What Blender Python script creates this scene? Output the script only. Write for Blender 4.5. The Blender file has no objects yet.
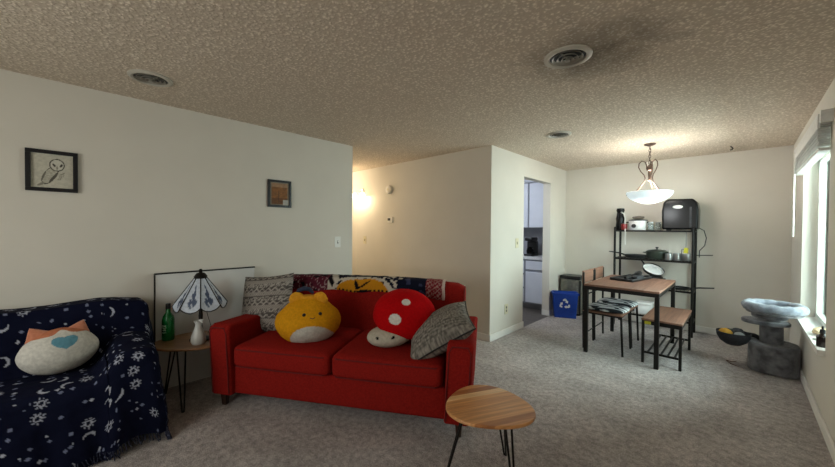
import bpy, bmesh, math, random
from mathutils import Vector, Matrix, noise, Euler
random.seed(7)
PI = math.pi
SC = bpy.context.scene
COL = SC.collection

# ------------------------------------------------------------------ colour / materials
def lin(h, a=1.0):
    h = h.lstrip('#')
    out = []
    for i in (0, 2, 4):
        v = int(h[i:i + 2], 16) / 255
        out.append(v / 12.92 if v <= .04045 else ((v + .055) / 1.055) ** 2.4)
    return (out[0], out[1], out[2], a)

def mixc(a, b, t):
    return tuple(a[i] * (1 - t) + b[i] * t for i in range(3)) + (1.0,)

def nmat(name):
    m = bpy.data.materials.new(name)
    m.use_nodes = True
    nt = m.node_tree
    return m, nt, nt.nodes['Principled BSDF']

def mat(name, c1, c2=None, scale=20, rough=.6, metal=0, bump=None, detail=3, stretch=None, emit=None, estr=0,
        trans=0, ior=1.45, spec=None, sheen=0, attr=None, coat=0, lo=.35, hi=.65, alpha=None):
    """procedural material: two colours mixed by a noise, optional bump=(scale, strength, distance)"""
    m, nt, b = nmat(name)
    N, L = nt.nodes, nt.links
    tc = N.new('ShaderNodeTexCoord')
    vec = tc.outputs['Object']
    if stretch:
        mp = N.new('ShaderNodeMapping'); mp.inputs['Scale'].default_value = stretch
        L.new(vec, mp.inputs['Vector']); vec = mp.outputs['Vector']
    n = N.new('ShaderNodeTexNoise'); n.inputs['Scale'].default_value = scale; n.inputs['Detail'].default_value = detail
    L.new(vec, n.inputs['Vector'])
    r = N.new('ShaderNodeValToRGB')
    r.color_ramp.elements[0].position = lo; r.color_ramp.elements[1].position = hi
    L.new(n.outputs['Fac'], r.inputs['Fac'])
    if attr:
        at = N.new('ShaderNodeAttribute'); at.attribute_name = attr
        mx = N.new('ShaderNodeMix'); mx.data_type = 'RGBA'; mx.blend_type = 'MULTIPLY'
        mx.inputs[0].default_value = 1.0
        r.color_ramp.elements[0].color = (.82, .82, .82, 1); r.color_ramp.elements[1].color = (1, 1, 1, 1)
        L.new(at.outputs['Color'], mx.inputs[6]); L.new(r.outputs['Color'], mx.inputs[7])
        L.new(mx.outputs[2], b.inputs['Base Color'])
    else:
        A = lin(c1); B = lin(c2) if c2 else mixc(A, (1, 1, 1), .04)
        r.color_ramp.elements[0].color = A; r.color_ramp.elements[1].color = B
        L.new(r.outputs['Color'], b.inputs['Base Color'])
    b.inputs['Roughness'].default_value = rough
    b.inputs['Metallic'].default_value = metal
    b.inputs['IOR'].default_value = ior
    if spec is not None: b.inputs['Specular IOR Level'].default_value = spec
    if sheen:
        b.inputs['Sheen Weight'].default_value = sheen; b.inputs['Sheen Roughness'].default_value = .5
    if coat: b.inputs['Coat Weight'].default_value = coat; b.inputs['Coat Roughness'].default_value = .15
    if trans: b.inputs['Transmission Weight'].default_value = trans
    if emit:
        b.inputs['Emission Color'].default_value = lin(emit); b.inputs['Emission Strength'].default_value = estr
    if bump:
        n2 = N.new('ShaderNodeTexNoise'); n2.inputs['Scale'].default_value = bump[0]; n2.inputs['Detail'].default_value = 2
        L.new(tc.outputs['Object'], n2.inputs['Vector'])
        bp = N.new('ShaderNodeBump'); bp.inputs['Strength'].default_value = bump[1]; bp.inputs['Distance'].default_value = bump[2]
        L.new(n2.outputs['Fac'], bp.inputs['Height']); L.new(bp.outputs['Normal'], b.inputs['Normal'])
    return m

M = {}
M['wall'] = mat('wall_paint', '#d2cdc2', '#d5d0c5', 3, .85, bump=(140, .25, .002))
M['wall_in'] = mat('kitchen_wall_paint', '#c9ccd6', '#ced1da', 3, .85)
M['trim'] = mat('white_trim', '#dedcd6', '#e4e2dc', 6, .5)
M['splash'] = mat('grey_backsplash', '#8f9098', '#9a9ba2', 9, .4)
M['vinyl'] = mat('dark_vinyl', '#4a4542', '#5a5450', 14, .45)
M['cab'] = mat('white_cabinet', '#d3d7e2', '#d9dde7', 5, .45)
M['seam'] = mat('cabinet_seam', '#8b8f9b', None, 5, .6)
M['counter'] = mat('pale_countertop', '#cfcfd2', '#dddde0', 60, .35)
M['black'] = mat('black_metal', '#0e0c0a', '#15120f', 30, .45, spec=.3)
M['blackp'] = mat('black_plastic', '#0d0d0e', '#141416', 20, .3)
M['blackg'] = mat('gloss_black', '#060607', '#09090a', 10, .22, spec=.2)
M['dkgrey'] = mat('dark_grey_plastic', '#2a2b2d', '#323336', 20, .5)
M['steel'] = mat('brushed_steel', '#a5a6a6', '#b8b8b7', 60, .32, metal=.9, stretch=(1, 1, 12))
M['steelbin'] = mat('bin_steel', '#77766f', '#8a887f', 30, .4, metal=.7)
M['plate'] = mat('white_plastic', '#dcdad2', '#e1dfd8', 6, .4)
M['beige'] = mat('beige_plastic', '#cfc6a6', '#d4ccae', 6, .45)
M['slot'] = mat('dark_slot', '#4a463c', None, 6, .6)
M['bronze'] = mat('bronze_metal', '#5d4a40', '#6c574b', 20, .4, metal=.6)
M['red'] = mat('red_fabric', '#7f1814', '#901f19', 90, .9, bump=(420, .35, .002), spec=.1)
M['redpipe'] = mat('red_piping', '#5e0f0e', '#6a1311', 60, .9)
def vcmat(name, rough=.9, bump=(400, .3, .002), scale=220, spec=.2, sheen=0):
    return mat(name, '#ffffff', None, scale, rough, attr='Col', bump=bump, spec=spec, sheen=sheen)
M['cover'] = vcmat('celestial_fabric', spec=.1)
M['knit'] = vcmat('knit_fabric', bump=(260, .7, .004))
M['plush'] = vcmat('plush_fabric', bump=(300, .5, .004), scale=60, spec=.05)
M['print'] = vcmat('printed_paper', .5, None, 60)
M['glasspanel'] = vcmat('leaded_glass_panel', .25, None, 60, spec=.5)
M['wdark'] = mat('dark_wood_leg', '#2c1a12', '#3a2318', 25, .45, stretch=(6, 6, 1))
M['green'] = mat('green_glass', '#12813a', '#169245', 10, .06, trans=.55, ior=1.5)
M['vase'] = mat('frosted_white_glass', '#c9cac6', '#d4d5d1', 12, .3, trans=.15)
M['label'] = mat('bottle_lettering', '#cfe3cf', None, 30, .6)
M['blue'] = mat('blue_plastic', '#123a94', '#15419f', 14, .4)
M['white'] = mat('plain_white', '#e6e5e2', '#eceae7', 14, .5)
M['bowl'] = mat('alabaster_glass', '#e4eff0', '#f4f8f8', 9, .3, emit='#d4eaf2', estr=.5)
M['frost'] = mat('sconce_glass', '#fff3df', None, 10, .3, emit='#ffd9a0', estr=3.2)
M['yellow'] = mat('yellow_tag', '#aaa21e', '#b8b026', 20, .6)
M['greyplush'] = mat('grey_plush', '#48484b', '#77777b', 14, .95, bump=(260, .6, .006), sheen=.35)
M['bedplush'] = mat('pale_grey_plush', '#5e646e', '#868d98', 14, .95, bump=(200, .7, .008), sheen=.4)
M['clear'] = mat('clear_glass', '#dfe6e4', '#e8eeec', 8, .08, trans=.85, ior=1.35)
M['pot'] = mat('dark_green_enamel', '#2b322b', '#343b33', 12, .3)
M['pan'] = mat('nonstick_pan', '#191a1b', '#222324', 12, .4)
M['redp'] = mat('red_plastic', '#6d1517', '#7a191b', 12, .35)
M['amber'] = mat('dark_bottle', '#1d1311', '#261815', 12, .2)
M['shell'] = mat('shell_cream', '#d3bd97', '#e0cfae', 30, .6)
M['stone'] = mat('pebble_grey', '#7e857f', '#949a93', 30, .7)
M['blind'] = mat('white_blind_slat', '#cfcec9', '#dcdbd6', 30, .5)
M['winframe'] = mat('window_vinyl', '#dcdcd4', '#e6e6de', 6, .4)
M['ribbon'] = mat('navy_ribbon', '#1b2236', '#222b44', 30, .8)
M['board'] = mat('white_board_face', '#cfceca', '#d6d5d1', 4, .4)
M['mouth'] = mat('brown_thread', '#5a2f16', None, 30, .8)
M['smokedglass'] = mat('hedge_green', '#55705a', '#7d9a86', 8, .9)

def carpet_mat():
    m, nt, b = nmat('carpet_pile')
    N, L = nt.nodes, nt.links
    tc = N.new('ShaderNodeTexCoord')
    def noi(s, d, det=3):
        n = N.new('ShaderNodeTexNoise'); n.inputs['Scale'].default_value = s; n.inputs['Detail'].default_value = det
        n.inputs['Roughness'].default_value = d
        L.new(tc.outputs['Object'], n.inputs['Vector']); return n
    fine, midn, big = noi(150, .7), noi(26, .65), noi(2.6, .6)
    def ramp(n, lo, hi, a, c):
        r = N.new('ShaderNodeValToRGB'); r.color_ramp.elements[0].position = lo; r.color_ramp.elements[1].position = hi
        r.color_ramp.elements[0].color = a; r.color_ramp.elements[1].color = c
        L.new(n.outputs['Fac'], r.inputs['Fac']); return r
    base = ramp(fine, .36, .66, lin('#86807d'), lin('#d9d0cc'))
    rm = ramp(midn, .36, .64, (.66, .66, .66, 1), (1.12, 1.12, 1.12, 1))
    rb = ramp(big, .35, .65, (.80, .79, .78, 1), (1.07, 1.07, 1.07, 1))
    def mul(a, c):
        x = N.new('ShaderNodeMix'); x.data_type = 'RGBA'; x.blend_type = 'MULTIPLY'; x.inputs[0].default_value = 1
        L.new(a, x.inputs[6]); L.new(c, x.inputs[7]); return x.outputs[2]
    o = mul(mul(base.outputs['Color'], rm.outputs['Color']), rb.outputs['Color'])
    L.new(o, b.inputs['Base Color'])
    b.inputs['Roughness'].default_value = 1; b.inputs['Specular IOR Level'].default_value = .05
    b.inputs['Sheen Weight'].default_value = .2
    add = N.new('ShaderNodeMath'); add.operation = 'ADD'
    L.new(fine.outputs['Fac'], add.inputs[0]); L.new(midn.outputs['Fac'], add.inputs[1])
    bp = N.new('ShaderNodeBump'); bp.inputs['Strength'].default_value = .7; bp.inputs['Distance'].default_value = .012
    L.new(add.outputs[0], bp.inputs['Height']); L.new(bp.outputs['Normal'], b.inputs['Normal'])
    return m

def popcorn_mat(dust):
    """sprayed popcorn texture; dust = (x, y, radius) of the sooty stain round the vent"""
    m, nt, b = nmat('popcorn_ceiling')
    N, L = nt.nodes, nt.links
    tc = N.new('ShaderNodeTexCoord')
    v = N.new('ShaderNodeTexVoronoi'); v.inputs['Scale'].default_value = 54; v.feature = 'SMOOTH_F1'
    v.inputs['Smoothness'].default_value = .35
    n = N.new('ShaderNodeTexNoise'); n.inputs['Scale'].default_value = 60; n.inputs['Detail'].default_value = 3
    wob = N.new('ShaderNodeTexNoise'); wob.inputs['Scale'].default_value = 30
    L.new(tc.outputs['Object'], wob.inputs['Vector'])
    mixv = N.new('ShaderNodeMix'); mixv.data_type = 'RGBA'; mixv.blend_type = 'LINEAR_LIGHT'; mixv.inputs[0].default_value = .012
    L.new(tc.outputs['Object'], mixv.inputs[6]); L.new(wob.outputs['Color'], mixv.inputs[7])
    L.new(mixv.outputs[2], v.inputs['Vector']); L.new(tc.outputs['Object'], n.inputs['Vector'])
    sub = N.new('ShaderNodeMath'); sub.operation = 'SUBTRACT'
    L.new(n.outputs['Fac'], sub.inputs[0]); L.new(v.outputs['Distance'], sub.inputs[1])
    bp = N.new('ShaderNodeBump'); bp.inputs['Strength'].default_value = .6; bp.inputs['Distance'].default_value = .007
    L.new(sub.outputs[0], bp.inputs['Height']); L.new(bp.outputs['Normal'], b.inputs['Normal'])
    r = N.new('ShaderNodeValToRGB')  # occlusion shade in the pits between lumps, put into the colour
    r.color_ramp.elements[0].position = -.0; r.color_ramp.elements[1].position = .42
    r.color_ramp.elements[0].color = lin('#c9bba9'); r.color_ramp.elements[1].color = lin('#f3e8d8')
    L.new(sub.outputs[0], r.inputs['Fac'])
    # dust
    geo = N.new('ShaderNodeNewGeometry')
    dist = N.new('ShaderNodeVectorMath'); dist.operation = 'DISTANCE'
    dist.inputs[1].default_value = (dust[0], dust[1], 2.44)
    L.new(geo.outputs['Position'], dist.inputs[0])
    dn = N.new('ShaderNodeTexNoise'); dn.inputs['Scale'].default_value = 7; dn.inputs['Detail'].default_value = 4
    L.new(tc.outputs['Object'], dn.inputs['Vector'])
    ma = N.new('ShaderNodeMath'); ma.operation = 'MULTIPLY_ADD'; ma.inputs[1].default_value = .5
    L.new(dn.outputs['Fac'], ma.inputs[0]); L.new(dist.outputs['Value'], ma.inputs[2])
    dr = N.new('ShaderNodeMapRange'); dr.inputs['From Min'].default_value = .30; dr.inputs['From Max'].default_value = .70
    dr.inputs['To Min'].default_value = .42; dr.inputs['To Max'].default_value = 1.0
    L.new(ma.outputs[0], dr.inputs['Value'])
    mx = N.new('ShaderNodeMix'); mx.data_type = 'RGBA'; mx.blend_type = 'MULTIPLY'; mx.inputs[0].default_value = 1
    L.new(r.outputs['Color'], mx.inputs[6]); L.new(dr.outputs['Result'], mx.inputs[7])
    L.new(mx.outputs[2], b.inputs['Base Color'])
    b.inputs['Roughness'].default_value = 1; b.inputs['Specular IOR Level'].default_value = .05
    return m

def wood_mat(name, cols, plank, along='X', rough=.4, streak=5, coat=0, wob=.0):
    """planks across one axis of the object's own coordinates, each its own tone, with stretched grain"""
    m, nt, b = nmat(name)
    N, L = nt.nodes, nt.links
    tc = N.new('ShaderNodeTexCoord')
    sx = N.new('ShaderNodeSeparateXYZ'); L.new(tc.outputs['Object'], sx.inputs[0])
    ac = sx.outputs['Y' if along == 'X' else 'X']
    div = N.new('ShaderNodeMath'); div.operation = 'DIVIDE'; div.inputs[1].default_value = plank; L.new(ac, div.inputs[0])
    fl = N.new('ShaderNodeMath'); fl.operation = 'FLOOR'; L.new(div.outputs[0], fl.inputs[0])
    wn = N.new('ShaderNodeTexWhiteNoise'); wn.noise_dimensions = '1D'; L.new(fl.outputs[0], wn.inputs['W'])
    r = N.new('ShaderNodeValToRGB'); r.color_ramp.interpolation = 'CONSTANT'
    e = r.color_ramp.elements
    while len(e) < len(cols): e.new(.5)
    for i, c in enumerate(cols):
        e[i].position = i / len(cols); e[i].color = lin(c)
    L.new(wn.outputs['Value'], r.inputs['Fac'])
    mp = N.new('ShaderNodeMapping')
    mp.inputs['Scale'].default_value = (streak, 70, 70) if along == 'X' else (70, streak, 70)
    L.new(tc.outputs['Object'], mp.inputs['Vector'])
    n = N.new('ShaderNodeTexNoise'); n.inputs['Scale'].default_value = 1; n.inputs['Detail'].default_value = 4
    n.inputs['Distortion'].default_value = .6
    L.new(mp.outputs['Vector'], n.inputs['Vector'])
    g = N.new('ShaderNodeValToRGB'); g.color_ramp.elements[0].position = .3; g.color_ramp.elements[1].position = .7
    g.color_ramp.elements[0].color = (.62, .57, .52, 1); g.color_ramp.elements[1].color = (1.2, 1.2, 1.2, 1)
    L.new(n.outputs['Fac'], g.inputs['Fac'])
    mx = N.new('ShaderNodeMix'); mx.data_type = 'RGBA'; mx.blend_type = 'MULTIPLY'; mx.inputs[0].default_value = .8
    L.new(r.outputs['Color'], mx.inputs[6]); L.new(g.outputs['Color'], mx.inputs[7])
    L.new(mx.outputs[2], b.inputs['Base Color'])
    b.inputs['Roughness'].default_value = rough
    if coat: b.inputs['Coat Weight'].default_value = coat; b.inputs['Coat Roughness'].default_value = .2
    return m
M['acacia'] = wood_mat('acacia_wood', ['#d49a60', '#b27543', '#f4d8ac', '#cd9158', '#a4673a', '#ecc48e'], .048, 'X', .38, 4, .2)
M['acacia2'] = wood_mat('honey_wood', ['#8d6541', '#9a7049', '#845b38'], .06, 'X', .35, 4, .3)
M['walnut'] = wood_mat('rustic_brown_wood', ['#7c5a48', '#86624f', '#745343', '#8c6855'], .11, 'Y', .55, 3)

# ------------------------------------------------------------------ mesh helpers
def link(o, parent=None):
    COL.objects.link(o)
    if parent is not None: o.parent = parent
    return o

def thing(name, label, cat, loc=(0, 0, 0), rz=0, group=None, rot=None):
    o = bpy.data.objects.new(name, None); COL.objects.link(o)
    o.empty_display_size = .05
    o.location = loc; o.rotation_euler = rot if rot else (0, 0, rz)
    o['label'] = label; o['category'] = cat
    if group: o['group'] = group
    return o

def tag(o, label, cat, group=None):
    o['label'] = label; o['category'] = cat
    if group: o['group'] = group
    return o

class B:
    """collects primitive shapes into one mesh"""
    def __init__(s): s.bm = bmesh.new()
    def _t(s, vs, m):
        bmesh.ops.transform(s.bm, matrix=m, verts=vs)
    def box(s, c, d, rot=None, bev=0, seg=2):
        r = bmesh.ops.create_cube(s.bm, size=1)
        vs = r['verts']
        m = Matrix.Translation(c) @ (Euler(rot).to_matrix().to_4x4() if rot else Matrix()) @ Matrix.Diagonal((d[0], d[1], d[2], 1))
        s._t(vs, m)
        if bev:
            es = list({e for v in vs for e in v.link_edges})
            bmesh.ops.bevel(s.bm, geom=es, offset=bev, segments=seg, affect='EDGES', profile=.5)
        return s
    def bb(s, x0, x1, y0, y1, z0, z1, bev=0, seg=2):
        return s.box(((x0 + x1) / 2, (y0 + y1) / 2, (z0 + z1) / 2), (x1 - x0, y1 - y0, z1 - z0), None, bev, seg)
    def tube(s, pts, r, n=10, closed=False, caps=True):
        pts = [Vector(p) for p in pts]
        rad = r if isinstance(r, (list, tuple)) else [r] * len(pts)
        rings = []; prev = None; N = len(pts)
        for i, p in enumerate(pts):
            if closed: t = pts[(i + 1) % N] - pts[i - 1]
            else: t = pts[min(i + 1, N - 1)] - pts[max(i - 1, 0)]
            t = t.normalized() if t.length > 1e-9 else Vector((0, 0, 1))
            if prev is None:
                a = Vector((0, 0, 1)) if abs(t.z) < .9 else Vector((1, 0, 0))
                u = t.cross(a).normalized()
            else:
                u = prev - t * prev.dot(t)
                u = u.normalized() if u.length > 1e-6 else t.orthogonal().normalized()
            prev = u; w = t.cross(u)
            rings.append([s.bm.verts.new(p + (u * math.cos(2 * PI * k / n) + w * math.sin(2 * PI * k / n)) * rad[i]) for k in range(n)])
        M_ = N if closed else N - 1
        for i in range(M_):
            a, b = rings[i], rings[(i + 1) % N]
            for k in range(n):
                s.bm.faces.new((a[k], a[(k + 1) % n], b[(k + 1) % n], b[k]))
        if not closed and caps:
            s.bm.faces.new(list(reversed(rings[0]))); s.bm.faces.new(rings[-1])
        return s
    def lathe(s, prof, c=(0, 0, 0), n=28, mtx=None, close=False):
        rings = []
        T = Matrix.Translation(c) @ (mtx if mtx else Matrix())
        for r, z in prof:
            if r < 1e-5: rings.append([s.bm.verts.new(T @ Vector((0, 0, z)))])
            else: rings.append([s.bm.verts.new(T @ Vector((r * math.cos(2 * PI * k / n), r * math.sin(2 * PI * k / n), z))) for k in range(n)])
        seq = list(range(len(rings) - 1))
        pairs = [(rings[i], rings[i + 1]) for i in seq]
        if close: pairs.append((rings[-1], rings[0]))
        for a, b in pairs:
            for k in range(n):
                k2 = (k + 1) % n
                if len(a) == 1 and len(b) == 1: continue
                if len(a) == 1: s.bm.faces.new((a[0], b[k2], b[k]))
                elif len(b) == 1: s.bm.faces.new((a[k], a[k2], b[0]))
                else: s.bm.faces.new((a[k], a[k2], b[k2], b[k]))
        return s
    def prism(s, poly, z0, z1, mtx=None):
        T = mtx if mtx else Matrix()
        lo = [s.bm.verts.new(T @ Vector((p[0], p[1], z0))) for p in poly]
        hi = [s.bm.verts.new(T @ Vector((p[0], p[1], z1))) for p in poly]
        n = len(poly)
        s.bm.faces.new(list(reversed(lo))); s.bm.faces.new(hi)
        for k in range(n):
            s.bm.faces.new((lo[k], lo[(k + 1) % n], hi[(k + 1) % n], hi[k]))
        return s
    def ball(s, c, r, n=16, sc=(1, 1, 1), rot=None):
        q = bmesh.ops.create_uvsphere(s.bm, u_segments=n, v_segments=max(6, n // 2), radius=r)
        s._t(q['verts'], Matrix.Translation(c) @ (Euler(rot).to_matrix().to_4x4() if rot else Matrix()) @ Matrix.Diagonal((sc[0], sc[1], sc[2], 1)))
        return s
    def build(s, name, m, parent=None, smooth=True, bevel=0, seg=2, angle=40):
        bmesh.ops.recalc_face_normals(s.bm, faces=s.bm.faces)
        me = bpy.data.meshes.new(name); s.bm.to_mesh(me); s.bm.free()
        o = bpy.data.objects.new(name, me); link(o, parent)
        me.materials.append(M[m] if isinstance(m, str) else m)
        if smooth:
            for p in me.polygons: p.use_smooth = True
            me.set_sharp_from_angle(angle=math.radians(angle))
        if bevel:
            md = o.modifiers.new('bevel', 'BEVEL'); md.width = bevel; md.segments = seg; md.limit_method = 'ANGLE'; md.angle_limit = math.radians(35)
        return o

def struct(o):
    o['kind'] = 'structure'; return o

def grid_obj(name, nu, nv, pos, m, parent=None, col=None, wrap_u=False, two=None, smooth=True, recalc=False):
    """surface mesh from pos(i, j); col(i, j) fills the colour attribute"""
    vs, fs = [], []
    for i in range(nu):
        for j in range(nv): vs.append(pos(i, j))
    I = nu if wrap_u else nu - 1
    for i in range(I):
        for j in range(nv - 1):
            a = i * nv + j; b = ((i + 1) % nu) * nv + j
            fs.append((a, b, b + 1, a + 1))
    me = bpy.data.meshes.new(name); me.from_pydata([tuple(v) for v in vs], [], fs)
    if col:
        at = me.color_attributes.new('Col', 'FLOAT_COLOR', 'POINT')
        flat = []
        for i in range(nu):
            for j in range(nv): flat.extend(col(i, j))
        at.data.foreach_set('color', flat)
    if smooth:
        me.polygons.foreach_set('use_smooth', [True] * len(me.polygons))
    me.update()
    o = bpy.data.objects.new(name, me); link(o, parent)
    me.materials.append(M[m] if isinstance(m, str) else m)
    if recalc:
        bm = bmesh.new(); bm.from_mesh(me); bmesh.ops.remove_doubles(bm, verts=bm.verts, dist=1e-6)
        bmesh.ops.recalc_face_normals(bm, faces=bm.faces); bm.to_mesh(me); bm.free()
    return o

def ss(a, b, x):
    t = min(1, max(0, (x - a) / (b - a))); return t * t * (3 - 2 * t)

def dup(root, loc, rz=None, label=None, name=None):
    r = root.copy(); COL.objects.link(r); r.location = loc
    if rz is not None: r.rotation_euler = (0, 0, rz)
    if label: r['label'] = label
    for ch in list(root.children):
        c = ch.copy(); COL.objects.link(c); c.parent = r
        for g in list(ch.children):
            d = g.copy(); COL.objects.link(d); d.parent = c
    return r

# ------------------------------------------------------------------ camera
CAM = (0, 0, 1.398)
f_px, yaw, pitch, roll = 331.457, .774, -.014, .008
F = Vector((-math.sin(yaw) * math.cos(pitch), math.cos(yaw) * math.cos(pitch), math.sin(pitch)))
R = Vector((math.cos(yaw), math.sin(yaw), 0)); U = R.cross(F)
R2 = R * math.cos(roll) + U * math.sin(roll); U2 = U * math.cos(roll) - R * math.sin(roll)
cd = bpy.data.cameras.new('camera'); cam = bpy.data.objects.new('camera', cd); COL.objects.link(cam)
cam.matrix_world = Matrix(((R2.x, U2.x, -F.x, CAM[0]), (R2.y, U2.y, -F.y, CAM[1]), (R2.z, U2.z, -F.z, CAM[2]), (0, 0, 0, 1)))
cd.sensor_width = 36; cd.lens = f_px / 835 * 36; cd.clip_start = .02
SC.camera = cam

# ------------------------------------------------------------------ room shell
H = 2.44
XL, XD, YH, YF, XW, YE = -3.543, -2.22, 3.569, 6.005, .433, 2.437
YR = -1.9           # rear wall, behind the camera
XH = -5.9           # far end of the hallway
KY = 6.14           # kitchen far wall
T = .12
o = B().bb(XH, XW, YR, YH, -.06, 0).bb(XD, XW, YH, YF, -.06, 0).build('floor', carpet_mat(), smooth=False); struct(o)
o = B().bb(-4.4, XD, YH + T, KY, -.06, 0.003).build('floor_kitchen', 'vinyl', smooth=False); struct(o)
o = B().bb(XH - .1, XW + .3, YR - .1, KY + .2, H, H + .08).build('ceiling', popcorn_mat((-.64, 2.14)), smooth=False); struct(o)
struct(B().bb(XL - T, XL, YR - T, YE, 0, H).build('wall_left', 'wall', smooth=False))
struct(B().bb(XH, XL - T, YE - T, YE, 0, H).build('wall_hall_south', 'wall', smooth=False))
struct(B().bb(XH, XD, YH, YH + T, 0, H).build('wall_hall', 'wall', smooth=False))
struct(B().bb(XH - T, XH, YE - T, YH + T, 0, H).build('wall_hall_end', 'wall', smooth=False))
DY0, DY1, DZ = 4.43, 5.345, 2.155
struct(B().bb(XD - T, XD, YH + T, DY0, 0, H).bb(XD - T, XD, DY1, YF + T, 0, H).bb(XD - T, XD, DY0, DY1, DZ, H).build('wall_kitchen', 'wall', smooth=False))
struct(B().bb(XD, XW + .3, YF, YF + T, 0, H).build('wall_back', 'wall', smooth=False))
WY0, WY1, WZ0, WZ1 = 3.66, 5.05, .53, 2.12
struct(B().bb(XW, XW + .16, YR - T, WY0, 0, H).bb(XW, XW + .16, WY1, YF, 0, H).bb(XW, XW + .16, WY0, WY1, 0, WZ0)
       .bb(XW, XW + .16, WY0, WY1, WZ1, H).build('wall_right', 'wall', smooth=False))
# rear wall with an opening added for the fill light (behind the camera)
struct(B().bb(XL - T, -2.7, YR - T, YR, 0, H).bb(-.5, XW + .16, YR - T, YR, 0, H).bb(-2.7, -.5, YR - T, YR, 0, .9).bb(-2.7, -.5, YR - T, YR, 2.1, H)
       .build('wall_rear', 'wall', smooth=False))
# kitchen shell
struct(B().bb(-4.4, XD - T, KY, KY + T, 0, H).build('wall_kitchen_far', 'wall_in', smooth=False))
struct(B().bb(-4.4 - T, -4.4, YH + T, KY + T, 0, H).build('wall_kitchen_side', 'wall_in', smooth=False))
# baseboards
def base(name, x0, x1, y0, y1):
    struct(B().bb(x0, x1, y0, y1, 0, .088).build(name, 'trim', bevel=.006))
t = .014
base('baseboard_left', XL, XL + t, YR, YE)
base('baseboard_left_end', XL - T, XL + t, YE, YE + t)
base('baseboard_hall', XH, XD + t, YH - t, YH)
base('baseboard_kitchen', XD, XD + t, YH - t, DY0 + .0)
base('baseboard_jamb', XD - T, XD + t, DY1 - t, DY1)
base('baseboard_jamb_near', XD - T, XD + t, DY0, DY0 + t)
base('baseboard_kitchen_far', XD, XD + t, DY1 - t, YF)
base('baseboard_back', XD, XW, YF - t, YF)
base('baseboard_right', XW - t, XW, YR, YF)
# window
struct(B().bb(XW - .037, XW + .16, WY0, WY1 - .0, WZ0 - .005, .563).bb(XW - .037, XW, WY1, WY1 + .0001, WZ0, .563).build('window_sill', 'trim', bevel=.006))
fr = B()
fx0, fx1 = XW + .095, XW + .15
fr.bb(fx0, fx1, WY1 - .05, WY1, .563, WZ1).bb(fx0, fx1, WY0, WY0 + .05, .563, WZ1).bb(fx0, fx1, WY0, WY1, .563, .61).bb(fx0, fx1, WY0, WY1, WZ1 - .05, WZ1)
fr.bb(fx0 - .012, fx1, 4.27, 4.33, .61, WZ1 - .05)
win = fr.build('window_1', 'winframe', bevel=.004); struct(win)
gl, gnt, gb = nmat('window_glass')
N_, L_ = gnt.nodes, gnt.links
tr = N_.new('ShaderNodeBsdfTransparent'); gg = N_.new('ShaderNodeBsdfGlossy'); gg.inputs['Roughness'].default_value = .02
mxs = N_.new('ShaderNodeMixShader'); fres = N_.new('ShaderNodeFresnel'); fres.inputs['IOR'].default_value = 1.2
tr.inputs['Color'].default_value = (.86, .95, .93, 1)
L_.new(fres.outputs[0], mxs.inputs[0]); L_.new(tr.outputs[0], mxs.inputs[1]); L_.new(gg.outputs[0], mxs.inputs[2])
L_.new(mxs.outputs[0], N_['Material Output'].inputs['Surface'])
pane = B().bb(fx0 + .025, fx0 + .03, WY0 + .05, WY1 - .05, .61, WZ1 - .05).build('pane', gl, win, smooth=False)
# outside
struct(B().bb(XW + .17, 14, -8, 16, -.5, -.4).build('ground_outside', mat('lawn_green', '#4d5b3d', '#6a7852', 3, .95), smooth=False))

# raised blind (bunched slats) with valance, wand and bracket
bl = thing('window_blind', 'raised white horizontal slat blind bunched at the top of the window', 'blind', (XW, 4.3, 2.2))
def blp(x0, x1, y0, y1, z0, z1): return (x0 - XW, x1 - XW, y0 - 4.3, y1 - 4.3, z0 - 2.2, z1 - 2.2)
B().bb(*blp(.385, XW, 3.60, 5.08, 2.165, 2.22)).build('head_rail', 'blind', bl, bevel=.003)
B().bb(*blp(.368, .382, 3.62, 5.08, 2.12, 2.225)).build('valance', 'blind', bl, bevel=.003)
for k in range(13):
    z = 2.15 - k * .0125
    s_ = B(); jit = random.uniform(-.004, .004)
    s_.bb(*blp(.372 + jit, .43, 3.62 + random.uniform(-.012, .01), 5.07, z - .0022, z + .0022)).build('slat', 'blind', bl, smooth=False)
B().bb(*blp(.374, .428, 3.61, 5.07, 1.965, 1.985)).build('bottom_rail', 'blind', bl, bevel=.004)
B().tube([(.366 - XW, .66, -.02), (.366 - XW, .66, -.85)], .006, 8).build('tilt_wand', 'plate', bl)
B().bb(*blp(.375, XW, 3.56, 3.60, 2.15, 2.235)).build('end_bracket', 'blind', bl, bevel=.003)

# ------------------------------------------------------------------ ceiling vents, hook, wall plates
M['flange'] = mat('vent_flange_paint', '#b4afa3', '#c2bdb1', 10, .5)
def vent(x, y, r, label):
    t_ = thing('ceiling_vent', label, 'air vent', (x, y, H), 0, 'round ceiling vents')
    B().lathe([(r, 0), (r * .99, -.008), (r * .86, -.016), (r * .76, -.012), (r * .74, 0)], n=40).build('flange', 'flange', t_)
    B().lathe([(0, -.001), (r * .75, -.001)], n=40).build('duct', 'blackp', t_)
    for q, dz in ((.62, -.012), (.43, -.017), (.25, -.021)):
        B().lathe([(r * q, dz), (r * (q + .03), dz - .002), (r * (q - .03), dz + .011), (r * (q - .06), dz + .009)], n=36, close=True).build('louver_ring', 'vent', t_)
    B().lathe([(0, -.03), (r * .11, -.028), (r * .09, -.016), (0, -.014)], n=20).build('hub', 'vent', t_)
    for k in range(3):
        a = k * 2 * PI / 3 + .4
        B().tube([(0, 0, -.012), (math.cos(a) * r * .6, math.sin(a) * r * .6, -.008)], .004, 6).build('spoke', 'vent', t_)
M['vent'] = mat('vent_white_metal', '#8e8a80', '#9b978d', 14, .4)
vent(-2.975, .36, .128, 'round white ceiling vent above the owl picture wall')
vent(-.764, 2.06, .135, 'large round ceiling vent ringed by dark dust stains')
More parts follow.
